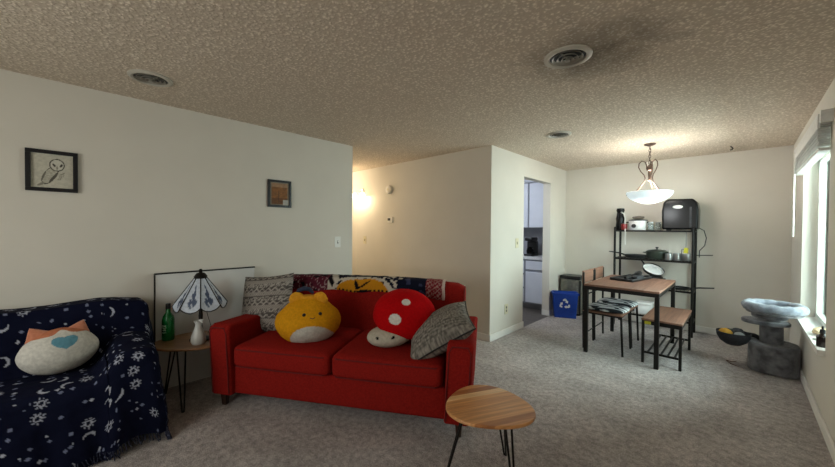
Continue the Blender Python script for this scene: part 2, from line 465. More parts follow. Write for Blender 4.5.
vent(-1.44, 3.66, .128, 'small round ceiling vent near the kitchen doorway corner')
tag(B().tube([(0, 0, 0), (0, 0, -.012), (.012, 0, -.02), (.018, 0, -.034), (.008, 0, -.048), (-.008, 0, -.046)], .006, 8).build('ceiling_hook', 'black'),
    'small dark plant hook screwed into the ceiling right of the pendant', 'hook').location = (-.108, 5.573, H)

def plate(name, label, cat, loc, normal, m, kind):
    """wall plate facing along +X (rz 0) or -Y (rz -90)"""
    t_ = thing(name, label, cat, loc, {'x': 0, '-y': -PI / 2}[normal])
    B().bb(0, .006, -.042, .042, -.066, .066).build('cover_plate', m, t_, bevel=.003)
    if kind == 'switch':
        B().bb(.005, .016, -.005, .005, -.004, .014).build('toggle', m, t_, bevel=.001)
        B().bb(.005, .0072, -.008, .008, -.018, .018).build('slot', 'slot', t_, smooth=False)
    else:
        for z in (-.022, .022):
            B().prism([(math.cos(a) * .016, math.sin(a) * .014) for a in [k * PI / 8 for k in range(16)]], 0, .0085,
                      Matrix.Translation((0, 0, z)) @ Matrix.Rotation(PI / 2, 4, 'Y')).build('socket', 'slot', t_)
    return t_
plate('light_switch', 'white light switch on the picture wall near the hall opening', 'light switch', (XL, 2.222, 1.229), 'x', 'plate', 'switch')
plate('light_switch', 'small light switch on the hall wall under the sconce', 'light switch', (-4.795, YH, 1.192), '-y', 'beige', 'switch')
plate('light_switch', 'beige light switch beside the kitchen doorway', 'light switch', (XD, 4.24, 1.212), 'x', 'beige', 'switch')
plate('wall_outlet', 'beige power outlet low on the wall before the kitchen doorway', 'outlet', (XD, 3.964, .344), 'x', 'beige', 'outlet')
t_ = thing('thermostat', 'small white thermostat on the hall wall', 'thermostat', (-4.096, YH, 1.539), -PI / 2)
B().bb(0, .025, -.06, .06, -.045, .045).build('case', 'plate', t_, bevel=.006)
B().bb(.024, .027, -.055, .01, -.01, .03).build('display', 'dkgrey', t_, smooth=False)
t_ = thing('smoke_detector', 'round white smoke detector high on the hall wall', 'smoke detector', (-4.126, YH, 2.035), -PI / 2)
ry = Matrix.Rotation(PI / 2, 4, 'Y')
B().lathe([(0, .05), (.05, .05), (.064, .042), (.07, .02), (.07, 0), (0, 0)], n=32, mtx=ry).build('housing', 'plate', t_)
B().lathe([(0, .054), (.02, .053), (.022, .048)], n=20, mtx=ry).build('test_button', 'beige', t_)
# sconce
t_ = thing('wall_sconce', 'lit two-light wall sconce with frosted glass shades in the hall', 'wall lamp', (-4.88, YH, 2.06), -PI / 2)
B().lathe([(0, .02), (.05, .018), (.06, 0), (0, 0)], n=28, mtx=ry).build('backplate', 'steel', t_)
for s_ in (-1, 1):
    B().tube([(.015, 0, 0), (.06, s_ * .06, .01), (.085, s_ * .11, -.0), (.085, s_ * .115, -.03)], .006, 8).build('arm', 'steel', t_)
    sh = B().lathe([(.018, -.02), (.03, -.03), (.045, -.06), (.052, -.1), (.05, -.102), (.042, -.06), (.02, -.03)], (.085, s_ * .115, .0), 24).build('glass_shade', 'frost', t_)

# ------------------------------------------------------------------ framed pictures
def grid_rect_attr(name, w, h, res, colf, m, parent, rotm, off):
    nu = int(w / res) + 1; nv = int(h / res) + 1
    def pos(i, j):
        p = rotm @ Vector(((i / (nu - 1) - .5) * w, (j / (nv - 1) - .5) * h, 0)); return p + Vector(off)
    return grid_obj(name, nu, nv, pos, m, parent, lambda i, j: colf((i / (nu - 1) - .5) * 2, (j / (nv - 1) - .5) * 2))
# local frame: picture on a wall facing +X: u -> +Y, v -> +Z
RX = Matrix(((0, 0, 1), (1, 0, 0), (0, 1, 0)))
def el(u, v, cu, cv, a, b, rot=0):
    du, dv = u - cu, v - cv; c, s_ = math.cos(rot), math.sin(rot)
    x, y = du * c + dv * s_, -du * s_ + dv * c
    return (x / a) ** 2 + (y / b) ** 2
def owl(u, v):
    paper = lin('#c4c0b0'); ink = lin('#4a4740'); mid = lin('#8b877a')
    r = paper
    # body, leaning to the lower left
    b_ = el(u, v, -.12, -.25, .30, .62, -.55)
    if b_ < 1:
        n_ = noise.noise(Vector((u * 9, v * 16, 0)))
        r = mixc(paper, mid, .35 + .3 * n_ if n_ > -.2 else .05)
        if .8 < b_ < 1 and n_ > -.1: r = ink
        if el(u, v, .05, -.38, .07, .42, -.6) < 1: r = mixc(ink, mid, .2)
        if el(u, v, -.42, -.3, .05, .35, -.35) < 1: r = mixc(ink, mid, .5)
    if el(u, v, .42, -.28, .1, .3, -.5) < 1 and noise.noise(Vector((u * 20, v * 20, 3))) > .0: r = mid
    if el(u, v, -.55, -.8, .2, .07, .5) < 1: r = mid
    h_ = el(u, v, .22, .38, .36, .36, 0)
    if h_ < 1: r = mixc(paper, (1, 1, 1), .1)
    if .78 < h_ < 1.08: r = ink if noise.noise(Vector((u * 6, v * 6, 1))) > -.35 else mid
    for cu, ro in ((.08, .6), (.42, -.5)):
        if el(u, v, cu, .36, .06, .12, ro) < 1: r = ink
    if el(u, v, .22, .2, .04, .13, 0) < 1: r = mid
    return r
def frame(name, label, loc, w, h, bar, colf, res):
    t_ = thing(name, label, 'picture', loc)
    b = B()
    b.bb(0, .022, -w / 2, w / 2, h / 2 - bar, h / 2).bb(0, .022, -w / 2, w / 2, -h / 2, -h / 2 + bar)
    b.bb(0, .022, -w / 2, -w / 2 + bar, -h / 2 + bar, h / 2 - bar).bb(0, .022, w / 2 - bar, w / 2, -h / 2 + bar, h / 2 - bar)
    b.build('frame', 'frameblk', t_, bevel=.002)
    grid_rect_attr('print', w - 2 * bar, h - 2 * bar, res, colf, 'print', t_, RX, (.008, 0, 0))
M['frameblk'] = mat('black_frame', '#0d0e14', '#12131a', 20, .35)
frame('picture_frame', 'black framed ink drawing of an owl on the left wall', (XL, -.128, 1.79), .255, .292, .026, owl, .003)
def autumn(u, v):
    n_ = noise.noise(Vector((u * 3, v * 5, 5))) * .5 + noise.noise(Vector((u * 9, v * 9, 2))) * .4
    c = mixc(lin('#6b4a33'), lin('#a5703f'), min(1, max(0, .5 + n_)))
    if v > .55: c = mixc(c, lin('#b79a7e'), .5)
    if v < -.35: c = mixc(c, lin('#4a2f22'), .5)
    if abs(u + .1) < .03 and v < .2: c = lin('#4c3a2e')
    if abs(u) > .86 or abs(v) > .9: c = lin('#8f8676')
    if u > .35 and v < -.5: c = lin('#b9b6ae')
    return c
frame('picture_frame', 'small black framed brown autumn print near the hall', (XL, 1.504, 1.76), .25, .288, .024, autumn, .006)

# ------------------------------------------------------------------ white board leaning on the wall
t_ = thing('white_board', 'large white board with thin black top edge leaning behind the lamp table', 'board', (XL + .02, .842, 0), 0)
t_.rotation_euler = (0, -.0, 0)
B().bb(.0, .02, -.395, .395, .02, 1.0).build('panel', 'board', t_, smooth=False)
B().bb(-.002, .026, -.4, .4, .995, 1.006).build('top_edge', 'black', t_)
B().bb(-.002, .024, -.402, -.394, .0, 1.0).build('side_edge', 'black', t_)

# ------------------------------------------------------------------ navy sofa under the celestial throw
def celestial(a, b):
    """white suns, crescents and stars printed on navy; a, b in metres along the cloth"""
    base_ = lin('#0b0f24'); 
    n_ = noise.noise(Vector((a * 3.2, b * 3.2, 9)))
    c = mixc(base_, lin('#11162c'), max(0, n_) * .8)
    wht = lin('#acb0be'); dim = lin('#737a94')
    cell = .088
    ia, ib = math.floor(a / cell), math.floor(b / cell)
    for di in (-1, 0, 1):
        for dj in (-1, 0, 1):
            i, j = ia + di, ib + dj
            rnd = random.Random(i * 7919 + j * 104729 + 13)
            k = rnd.random(); ca = (i + .5 + rnd.uniform(-.28, .28)) * cell; cb = (j + .5 + rnd.uniform(-.28, .28)) * cell
            da, db = a - ca, b - cb; r = math.hypot(da, db)
            if r > .05: continue
            if k < .16:          # sun
                th = math.atan2(db, da)
                if r < .010: continue
                if r < .0165: return wht
                ray = .0205 + .009 * math.cos(th * 9)
                if r < ray and r > .0185: return mixc(wht, dim, .3)
            elif k < .30:        # crescent
                ph = rnd.random() * 2 * PI
                if r < .027 and math.hypot(da - .012 * math.cos(ph), db - .012 * math.sin(ph)) > .0252: return wht
            elif k < .72:        # stars
                for q in range(3):
                    sa, sb = rnd.uniform(-.035, .035), rnd.uniform(-.035, .035); rr = rnd.choice((.005, .0065, .0095))
                    if abs(da - sa) ** .8 + abs(db - sb) ** .8 < (rr * 1.25) ** .8: return dim if q else wht
            else:
                if r < .009: return dim
    return c

SY1, SY0, SXB, SXF = .375, -.95, -3.50, -2.735
LS = thing('sofa', 'sofa covered in a navy celestial throw printed with suns and moons', 'sofa', (-3.12, -.4, 0))
ox, oy = -3.12, -.4
def hgt(x, y):
    seat = .455 + .012 * noise.noise(Vector((x * 4, y * 4, 0))) - .02 * ss(-2.95, -2.735, x)
    back = .86 + .012 * math.sin(y * 7) - .035 * ss(.05, .38, y) - .02 * ss(-3.42, -3.52, x)
    arm = .635 - .03 * ss(-3.0, -2.735, x) - .035 * ((y - .25) / .13) ** 2 * (1 if y > .12 else 0)
    Bk = ss(-3.12, -3.27, x) ; Ar = ss(.05, .18, y)
    h1 = seat + (back - seat) * Bk; h2 = seat + (arm - seat) * Ar
    return max(h1, h2) + .02 * math.exp(-((h1 - h2) / .05) ** 2)
def fold(s_, D, r=.055):
    """arc-length s_ past the edge D of a rounded ledge -> offset inside, drop"""
    if s_ <= D - r: return s_, 0.0
    a = (s_ - (D - r)) / r
    if a < PI / 2: return D - r + r * math.sin(a), r * (1 - math.cos(a))
    return D + .02 * (s_ - D) , r + (s_ - (D - r) - r * PI / 2)
# sample positions along depth (s) and width (t); dense where the cloth climbs
def arcsample(fn, a, b, step):
    pts = [a]; x = a; acc = 0; px, pz = fn(a); fine = .0008
    while x < b:
        x += fine; q = fn(x); acc += math.hypot(q[0] - px, q[1] - pz); px, pz = q
        if acc >= step: pts.append(x); acc = 0
    return pts
DW = SXF - SXB; DH = SY1 - SY0
def prof_s(s_): xx, dr = fold(s_, DW); return (xx, hgt(SXB + min(xx, DW), -.3) - dr)
def prof_t(t_): yy, dr = fold(t_, DH); return (yy, hgt(-2.95, SY0 + min(yy, DH)) - dr)
S_ = arcsample(prof_s, .0, DW + .50, .0052); T_ = arcsample(prof_t, 0, DH + .66, .0052)
us = [i * .0052 for i in range(len(S_))]; vt = [j * .0052 for j in range(len(T_))]
P_ = {}
def sofapos(i, j):
    sx, d1 = fold(S_[i], DW); ty, d2 = fold(T_[j], DH)
    x = SXB + sx; y = SY0 + ty
    h = hgt(min(x, SXF), min(y, SY1))
    d = max(d1, d2) if min(d1, d2) < .05 else max(d1, d2)
    z = max(.012, h - d)
    # round the upright corner and let the cloth ripple as it falls
    fall = min(1, max(0, d - .05) / .35)
    w = .016 * fall * math.sin((x * 1.0 - y) * 34 + 3 * noise.noise(Vector((x * 5, y * 5, 2))))
    if d1 > .03: x += w + .05 * fall
    if d2 > .03: y += w * .8 + .03 * fall
    cx_, cy_ = SXF - .07, SY1 - .07
    if x > cx_ and y > cy_:
        v_ = Vector((x - cx_, y - cy_)); L_ = max(v_.x, v_.y)
        if v_.length > 1e-6:
            k_ = L_ / v_.length; k_ = k_ + (1 - k_) * .25
            x, y = cx_ + v_.x * k_, cy_ + v_.y * k_
    wr = .006 * noise.noise(Vector((x * 9, y * 9, z * 9))) + .004 * noise.noise(Vector((x * 22, y * 22, z * 22)))
    p = (x - ox + wr, y - oy + wr, z + wr * .5)
    P_[(i, j)] = p
    return p
cov = grid_obj('throw_cover', len(S_), len(T_), sofapos, 'cover', LS, lambda i, j: celestial(us[i], vt[j]))
md = cov.modifiers.new('th', 'SOLIDIFY'); md.thickness = .004; md.offset = -1
# fringe along the right side and front hem
fb = B()
edge = [P_[(len(S_) - 1, j)] for j in range(0, len(T_), 3)] + [P_[(i, len(T_) - 1)] for i in range(0, len(S_), 3)]
for p in edge:
    q = Vector(p); l_ = random.uniform(.035, .06)
    if q.y < -.5: continue
    q.z = max(q.z, .055)
    fb.tube([q, q + Vector((random.uniform(0, .015), random.uniform(0, .012), -l_ * .5)), q + Vector((random.uniform(.0, .03), random.uniform(0, .02), -min(l_, q.z - .006)))], .0028, 4)
fo = fb.build('fringe', mat('navy_fringe', '#11162c', '#5c6076', 90, .9, lo=.5, hi=.75), cov); fo['kind'] = 'stuff'
# sofa body underneath (shows where the cloth stops)
B().bb(SXB - ox, SXF - .06 - ox, SY0 - oy, SY1 - .06 - oy, .05, .40, .03).build('body', mat('dark_upholstery', '#15161d', '#1c1d26', 40, .9), LS)

# ------------------------------------------------------------------ plush body generator
def blob(name, nu, nv, rad, m, parent, colf, mtx):
    """closed blob; rad(th, ph)->Vector; colf(point)"""
    pts = {}
    def pos(i, j):
        th = 2 * PI * i / nu; ph = -PI / 2 + PI * j / (nv - 1)
        p = rad(th, ph); pts[(i, j)] = p
        return mtx @ p
    return grid_obj(name, nu, nv, pos, m, parent, lambda i, j: colf(pts[(i, j)]), wrap_u=True, recalc=False)

def sph(th, ph): return Vector((math.cos(ph) * math.cos(th), math.cos(ph) * math.sin(th), math.sin(ph)))

# white round plush on the navy sofa (faces +X, leaning back)
pm = thing('plush_toy', 'round white plush cat with teal heart and orange ears on the navy sofa', 'plush toy', (-3.07, -.085, .482))
pm.rotation_euler = (0, 0, .25)
MT = Matrix.Translation((0, 0, .13)) @ Matrix.Rotation(-.30, 4, 'Y')
def rp(th, ph):
    d = sph(th, ph); k = 1 + .02 * noise.noise(d * 3)
    return Vector((d.x * .13 * k, d.y * .182 * k * (1 - .1 * max(0, d.z)), d.z * .138 * k))
def heart(y, z):
    x = y / .052; w = z / .036
    return (x * x + w * w - 1) ** 3 - x * x * w ** 3 <= 0
def cp(p):
    if p.x > .0 and heart(p.y - .0, p.z - .03): return lin('#6396a8')
    if p.z > .090 + .03 * math.exp(-(p.y / .03) ** 2): return lin('#c0795a')
    return lin('#d2cfc6')
blob('body', 220, 130, rp, 'plush', pm, cp, MT)
for s_ in (-1, 1):
    B().lathe([(0, .07), (.018, .05), (.046, .015), (.06, 0), (0, -.01)], n=18, mtx=MT @ Matrix.Translation((.01, s_ * .09, .105)) @ Matrix.Rotation(s_ * -.45, 4, 'X') @ Matrix.Diagonal((.5, 1, 1, 1))).build('ear', mat('orange_plush', '#b56f52', '#c47e5f', 60, .95, sheen=.3), pm)

# ------------------------------------------------------------------ red loveseat
SA = .5645  # rotation
SO = Vector((-2.869, .775, 0)); sa = Vector((math.cos(SA), math.sin(SA), 0)); sb = Vector((-math.sin(SA), math.cos(SA), 0))
def SP(u, v, z): p = SO + sa * u + sb * v; return (p.x, p.y, z)
RS = thing('loveseat', 'red fabric two-seat sofa angled across the room', 'sofa', tuple(SO), SA)
U0, U1, AW = -.085, 1.905, .175
# base frame / front rail
B().bb(U0 + AW - .01, U1 - AW + .01, .03, .84, .10, .325, .02, 3).build('seat_frame', 'red', RS)
# arms: soft slab, slightly flared and dropping gently to the front
def arm(sgn):
    x0 = U0 if sgn < 0 else U1 - AW
    b = B()
    prof = [(-.012, .095), (.90, .095), (.90, .60), (.5, .625), (.10, .640), (.03, .645), (-.012, .63), (-.022, .60)]
    mt = Matrix(((0, 0, 1, 0), (1, 0, 0, 0), (0, 1, 0, 0), (0, 0, 0, 1)))
    b.prism(prof, x0, x0 + AW, mt)
    for v in b.bm.verts:
        fl = ss(.2, .62, v.co.z) * .022 * sgn
        v.co.x += fl
    a_ = b.build('arm', 'red', RS, bevel=.022, seg=4)
    # piping round the front panel
    xi, xo = x0 + .016, x0 + AW - .016
    pts = [(xi, -.016, .12)] + [(xi + sgn * .022 * ss(.2, .62, z), -.022, z) for z in (.3, .45, .58)] + [(xi + sgn * .022 + .02, -.020, .622), (xo + sgn * .022 - .02, -.020, .622)] + [(xo + sgn * .022 * ss(.2, .62, z), -.022, z) for z in (.58, .45, .3)] + [(xo, -.016, .12)]
    B().tube(pts, .0048, 6).build('piping', 'redpipe', a_)
arm(-1); arm(1)
# back: leaning slab with a rounded, gently crowned top
bk = B()
NB = 26
def backprof(x):
    e = abs((x - .91) / .91); crown = .925 - .022 * e ** 3 - .03 * max(0, e - .93) / .07
    return [(.66, .10), (.66, .48), (.70, .70), (.735, crown - .045), (.755, crown - .012), (.79, crown), (.86, crown), (.90, crown - .02), (.915, crown - .07), (.90, .10)]
rings = []
for i in range(NB + 1):
    x = .015 + (1.815 - .015) * i / NB
    rings.append([bk.bm.verts.new((x, p[0], p[1])) for p in backprof(x)])
for a, b in zip(rings, rings[1:]):
    n = len(a)
    for k in range(n): bk.bm.faces.new((a[k], a[(k + 1) % n], b[(k + 1) % n], b[k]))
bk.bm.faces.new(rings[0]); bk.bm.faces.new(list(reversed(rings[-1])))
bko = bk.build('backrest', 'red', RS, bevel=.012, seg=3)
xr = 1.815
B().tube([(xr - .004, p[0] - .002, p[1]) for p in backprof(xr)[1:8]], .005, 6).build('piping', 'redpipe', bko)
# seat cushions
def cushion(x0, x1):
    w, d, h = x1 - x0, .70, .175; cx, cy, cz = (x0 + x1) / 2, .325, .408
    nu, nv = 40, 24
    b = B()
    def sq(c, p): return math.copysign(abs(c) ** p, c)
    pts = []
    for i in range(nu):
        th = 2 * PI * i / nu; row = []
        for j in range(nv):
            ph = -PI / 2 + PI * j / (nv - 1)
            cx_ = sq(math.cos(ph), .22); x = cx_ * sq(math.cos(th), .14); y = cx_ * sq(math.sin(th), .14); z = sq(math.sin(ph), .32)
            zz = z * h / 2 * (1 + .16 * (1 - x * x) * (1 - y * y))
            row.append((cx + x * w / 2, cy + y * d / 2, cz + zz + .004 * noise.noise(Vector((x * 3 + x0, y * 3, z)))))
        pts.append(row)
    o_ = grid_obj('seat_cushion', nu, nv, lambda i, j: pts[i][j], 'red', RS, None, wrap_u=True, recalc=True)
    sb_ = o_.modifiers.new('s', 'SUBSURF'); sb_.levels = 1; sb_.render_levels = 1
    for z in (.468, .34):
        k = .07 if z > .4 else .04
        B().tube([(x0 + .012, -.0 + .15, z), (x0 + .012, .03, z), (x0 + .05, -.022, z), ((x0 + x1) / 2, -.026, z), (x1 - .05, -.022, z), (x1 - .012, .03, z), (x1 - .012, .15, z)], .0045, 6).build('piping', 'redpipe', o_)
cushion(U0 + AW + .005, .908); cushion(.912, U1 - AW - .005)
for u, v in ((-.01, .045), (1.83, .045), (-.01, .80), (1.83, .80)):
    B().lathe([(0, 0), (.022, 0), (.034, .10), (.0, .10)], (u, v, 0), 4, Matrix.Rotation(PI / 4, 4, 'Z')).build('leg', 'wdark', RS, smooth=False)

# throw over the loveseat back
def throwcol(a, b):
    """a 0..1 along, b 0 (front hem) .. 1 (behind)"""
    n1 = noise.noise(Vector((a * 26, b * 5, 1))); n2 = noise.noise(Vector((a * 40, b * 9, 4)))
    navy = lin('#161a2c'); mar = lin('#54202e'); cream = lin('#c9c2b4'); ora = lin('#c98a1e'); blk = lin('#141318')
    c = navy
    if a < .29:
        c = mixc(mar, lin('#6e2d3a'), max(0, n2))
        q = math.sin(a * 95 + 5 * n1 + b * 6)
        if abs(q) < .20: c = lin('#a08a8c')
        if n1 > .32: c = blk
    elif a < .36:
        c = cream if math.sin((a - .29) * 90 + b * 7) > -.15 else blk
    if .30 < a < .72:
        r = math.hypot((a - .51) / .16, (b - -.02) / .62)
        if r < 1.22: c = cream if n2 > -.35 else navy
        if r < 1.0: c = ora
        if r < .97:
            if el(a, b, .475, .33, .013, .20, .05) < 1 or el(a, b, .515, .30, .012, .2, -.25) < 1: c = blk
            if b < .08 and math.sin(a * 260) > .1: c = blk
            if el(a, b, .52, .04, .05, .07) < 1: c = blk
    elif .36 <= a < .9 and n1 > .3: c = lin('#3a3f5c')
    if .63 < a < .75 and c == navy and n2 > .1: c = cream
    if a >= .895:
        c = lin('#7a1f2c')
        g = .021
        if (a * 1.6 + b * .25) % .045 < .008 or (a * 1.6 - b * .25) % .045 < .008: c = lin('#a58780')
        if a > .985: c = lin('#cdb9ae')
    return c
TH = None
LEN = 1.58
def thprof(w, u):
    """w metres along the cloth from front hem upward, over the top and down the back"""
    e = abs((u - .91) / .91); cr = .925 - .022 * e ** 3 + .006
    pts = [(.728, cr - .125), (.729, cr - .05), (.748, cr - .012), (.785, cr + .002), (.86, cr + .002), (.905, cr - .02), (.924, cr - .07), (.930, cr - .30)]
    for p, q in zip(pts, pts[1:]):
        l_ = math.hypot(q[0] - p[0], q[1] - p[1])
        if w <= l_: k = w / l_; return (p[0] + (q[0] - p[0]) * k, p[1] + (q[1] - p[1]) * k)
        w -= l_
    return pts[-1]
nu, nv = 230, 44
def thpos(i, j):
    a = i / (nu - 1); w = j / (nv - 1) * .46
    u = .06 + a * LEN
    w2 = w + .010 * math.sin(a * 23) - (.035 * ss(.75, 1, a)) * (1 - j / (nv - 1))
    v, z = thprof(max(0, w2), u)
    if w2 < 0: z += w2
    z += .004 * noise.noise(Vector((a * 30, w * 20, 0))) + .003; v -= .007 if w < .15 else 0
    u += .012 * noise.noise(Vector((a * 4, w * 8, 7)))
    p = (u, v + .003 * noise.noise(Vector((a * 40, w * 8, 3))), z)
    return p
tb = grid_obj('throw_blanket', nu, nv, thpos, 'cover', None, lambda i, j: throwcol(i / (nu - 1), j / (nv - 1) * 2.2))
tb.location = tuple(SO); tb.rotation_euler = (0, 0, SA)
md = tb.modifiers.new('th', 'SOLIDIFY'); md.thickness = .006; md.offset = 1
tag(tb, 'folded patterned throw with orange, maroon and navy print over the red sofa back', 'throw blanket')

# pillows
def pillow(name, label, w, h, th, loc, rot, colf, m='knit', rounded=.07, pipe=None):
    """rot = (lean back from flat, spin in its own plane, turn about the vertical)"""
    root = thing(name, label, 'pillow', loc)
    root.rotation_euler = (Matrix.Rotation(rot[2], 3, 'Z') @ rot[3] @ Matrix.Rotation(rot[0], 3, 'X') @ Matrix.Rotation(rot[1], 3, 'Z')).to_euler()
    n = 56
    def side(sg):
        def pos(i, j):
            u = -1 + 2 * i / (n - 1); v = -1 + 2 * j / (n - 1)
            f_ = max(0, (1 - abs(u) ** 2.6)) ** .55 * max(0, (1 - abs(v) ** 2.6)) ** .55
            x = u * w / 2 * (1 - rounded * (1 - v * v)); y = v * h / 2 * (1 - rounded * (1 - u * u))
            return (x, y, sg * (th / 2 * f_ * (1 + .06 * noise.noise(Vector((u * 2, v * 2, sg))))))
        return pos
    o1 = grid_obj('front_cover', n * 1, n, side(1), m, root, lambda i, j: colf(-1 + 2 * i / (n - 1), -1 + 2 * j / (n - 1)))
    o2 = grid_obj('back_cover', n, n, side(-1), m, root, lambda i, j: colf(-1 + 2 * i / (n - 1), -1 + 2 * j / (n - 1)))
    if pipe:
        pts = []
        for k in range(4 * 12):
            q, fr_ = divmod(k, 12); fr_ = -1 + 2 * fr_ / 12
            u, v = [(fr_, -1), (1, fr_), (-fr_, 1), (-1, -fr_)][q]
            pts.append((u * w / 2 * (1 - rounded * (1 - v * v)), v * h / 2 * (1 - rounded * (1 - u * u)), 0))
        B().tube(pts, .006, 6, closed=True).build('piping', pipe, root)
    return root
def knit(u, v):
    dk = lin('#56514e'); lt = lin('#a8a29a'); md_ = lin('#847e78')
    y = (v + 1) * .5 * 13.0; band = int(y); f_ = y - band
    c = md_
    if band % 3 == 0: c = lt if abs(f_ - .5 - .3 * math.sin(u * 26)) < .18 else dk
    elif band % 3 == 1: c = dk if noise.noise(Vector((u * 22, v * 22, 2))) > .05 else lt
    else: c = md_ if (int(u * 24 + 50) + int(f_ * 4)) % 2 else lt
    if f_ < .09: c = dk
    return c
def fleck(u, v):
    n_ = noise.noise(Vector((u * 24, v * 12, 8)))
    c = mixc(lin('#5b5752'), lin('#a09a90'), min(1, max(0, .5 + n_ * 1.3)))
    if math.sin(v * 60) > .8: c = mixc(c, lin('#3b3835'), .5)
    return c
pillow('throw_pillow', 'grey patterned knit pillow standing in the left corner of the red sofa', .53, .53, .20, SP(.045, .47, .705), (1.30, .12, .50, Matrix.Identity(3)), knit)
pillow('throw_pillow', 'grey flecked pillow with black piping slumped against the right arm', .52, .46, .24, SP(1.665, .27, .635), (.22, 0, SA + .1, Matrix.Rotation(-.55, 3, 'Y')), fleck, pipe='black')

# yellow plush
yp = thing('plush_toy', 'round yellow plush animal with white belly and gathered ears on the red sofa', 'plush toy', SP(.57, .29, .452), SA + .28)
def ry_(th, ph):
    d = sph(th, ph)
    z = d.z; w = 1 - .26 * ss(-.1, 1, z) ** 1.2
    k = 1 + .018 * noise.noise(d * 4)
    return Vector((d.x * .262 * w * k, d.y * .225 * w * k, z * .20 * k + .195 + (.0 if z > -.8 else .012)))
def cy_(p):
    if p.y < 0:
        if el(p.x, p.z, .06, .07, .16, .125, .1) < 1: return lin('#c9c5bb')
    return lin('#d8971c')
blob('body', 180, 120, ry_, 'plush', yp, cy_, Matrix())
def onbody(th, ph):
    p = ry_(th, ph); return p
for th in (-PI / 2 + .05, -PI / 2 + .62):
    B().ball(onbody(th, .42) * .995, .014, 14).build('eye', 'blackp', yp)
B().tube([onbody(-PI / 2 + .335 + q * .07, .27 + .03 * abs(q)) for q in (-1.2, -.6, 0, .6, 1.2)], .0035, 6).build('mouth', 'mouth', yp)
ymat = mat('yellow_plush', '#ce8c18', '#dc9c20', 60, .95, bump=(200, .5, .004))
for ex, rr, ty in ((-.085, .058, -.55), (.10, .055, .55)):
    e_ = B().lathe([(0, .085), (.02, .078), (.042, .045), (.05, .01), (.045, -.03), (0, -.05)], n=24,
              mtx=Matrix.Translation((ex, -.03, .365)) @ Matrix.Rotation(ty, 4, 'Y') @ Matrix.Rotation(.25, 4, 'X') @ Matrix.Diagonal((1.25, .6, .75, 1)))
    for v in e_.bm.verts: v.co += Vector((.006 * noise.noise(v.co * 30), .01 * noise.noise(v.co * 36 + Vector((3, 0, 0))), 0))
    e_.build('ear', ymat, yp)
B().ball((0.0, -.015, .375), .06, 20, (1.9, .9, .42)).build('head_gather', ymat, yp)
B().tube([(-.10, -.01, .40), (-.075, -.015, .437), (-.03, -.015, .452), (.01, -.01, .442), (.04, -.01, .41)], [.008, .018, .021, .018, .01], 10).build('ribbon', 'ribbon', yp)

# mushroom plush
mp_ = thing('plush_toy', 'red mushroom plush with white spots and cream stem on the red sofa', 'plush toy', SP(1.33, .32, .49), SA)
MS = Matrix.Translation((-.06, -.05, .08)) @ Matrix.Rotation(-.1, 4, 'Y')
def rst(th, ph):
    d = sph(th, ph); return Vector((d.x * .175, d.y * .15, d.z * .078))
def cst(p):
    if p.y < 0 and el(p.x, p.z, -.05, .022, .011, .011) < 1: return lin('#0d0b0a')
    if p.y < 0 and el(p.x, p.z, .07, .022, .011, .011) < 1: return lin('#0d0b0a')
    return lin('#bdb6a6')
blob('stem', 110, 60, rst, 'plush', mp_, cst, MS)
MC = Matrix.Translation((.035, .06, .215)) @ Matrix.Rotation(.42, 4, 'X') @ Matrix.Rotation(.16, 4, 'Y')
def rcap(th, ph):
    d = sph(th, ph); k = 1 + .012 * noise.noise(d * 3)
    return Vector((d.x * .255 * k, d.y * .235 * k, d.z * (.195 if d.z > 0 else .12) * k))
spots = [(-.13, -.70, .47, .19), (.05, -.28, .9, .13), (.3, .75, .5, .2), (-.5, .8, .3, .18)]
spots = [(Vector(s_[:3]).normalized(), s_[3]) for s_ in spots]
def ccap(p):
    d = Vector((p.x / .255, p.y / .235, p.z / (.195 if p.z > 0 else .12))).normalized()
    for c_, r in spots:
        if (d - c_).length < r: return lin('#d8d4cc')
    return lin('#b70d12')
blob('cap', 240, 150, rcap, 'plush', mp_, ccap, MC)

# ------------------------------------------------------------------ hairpin tables
def rtri(rx, ry_s, n=72, k=.09, ph=.4):
    return [((1 + k * math.cos(3 * (2 * PI * i / n) + ph)) * rx * math.cos(2 * PI * i / n), (1 + k * math.cos(3 * (2 * PI * i / n) + ph)) * ry_s * math.sin(2 * PI * i / n)) for i in range(n)]
def hairpin(name, label, loc, rz, outline, ztop, m, legs, th=.018):
    t_ = thing(name, label, 'side table', loc, rz)
    B().prism(outline, ztop - th, ztop).build('table_top', m, t_, bevel=.006, seg=3)
    for (ax, ay), (fx, fy) in legs:
        d = Vector((fx - ax, fy - ay, 0)); n_ = Vector((-d.y, d.x, 0)).normalized() * .028 if d.length > .001 else Vector((.04, 0, 0))
        a = Vector((ax, ay, ztop - th)); f_ = Vector((fx, fy, .006))
        L = B().tube([a + n_, f_ + n_ * .22, f_ + n_ * .1 - Vector((0, 0, .0)), f_ - n_ * .1, f_ - n_ * .22, a - n_], .0058, 8)
        L.box((ax, ay, ztop - th - .002), (.07, .07, .004))
        L.build('leg', 'black', t_)
def un(p, a=-.55): return (p[0] * math.cos(a) - p[1] * math.sin(a), p[0] * math.sin(a) + p[1] * math.cos(a))
# coffee table in front (top at 0.42)
cr = Vector((.845, .535)); cf = Vector((-.535, .845))   # right / away from the viewer at the table
cen = Vector((-.998, 1.600))
hairpin('side_table', 'round-edged acacia wood side table on black hairpin legs before the red sofa', (cen.x, cen.y, 0), SA + .55,
        [un(p) for p in rtri(.238, .222, k=.06, ph=1.0)], .42, 'acacia',
        [(un(a_), un(b_)) for a_, b_ in (((-.13, -.09), (-.235, -.10)), ((.10, -.13), (.135, -.155)), ((.06, .14), (.105, .215)))])
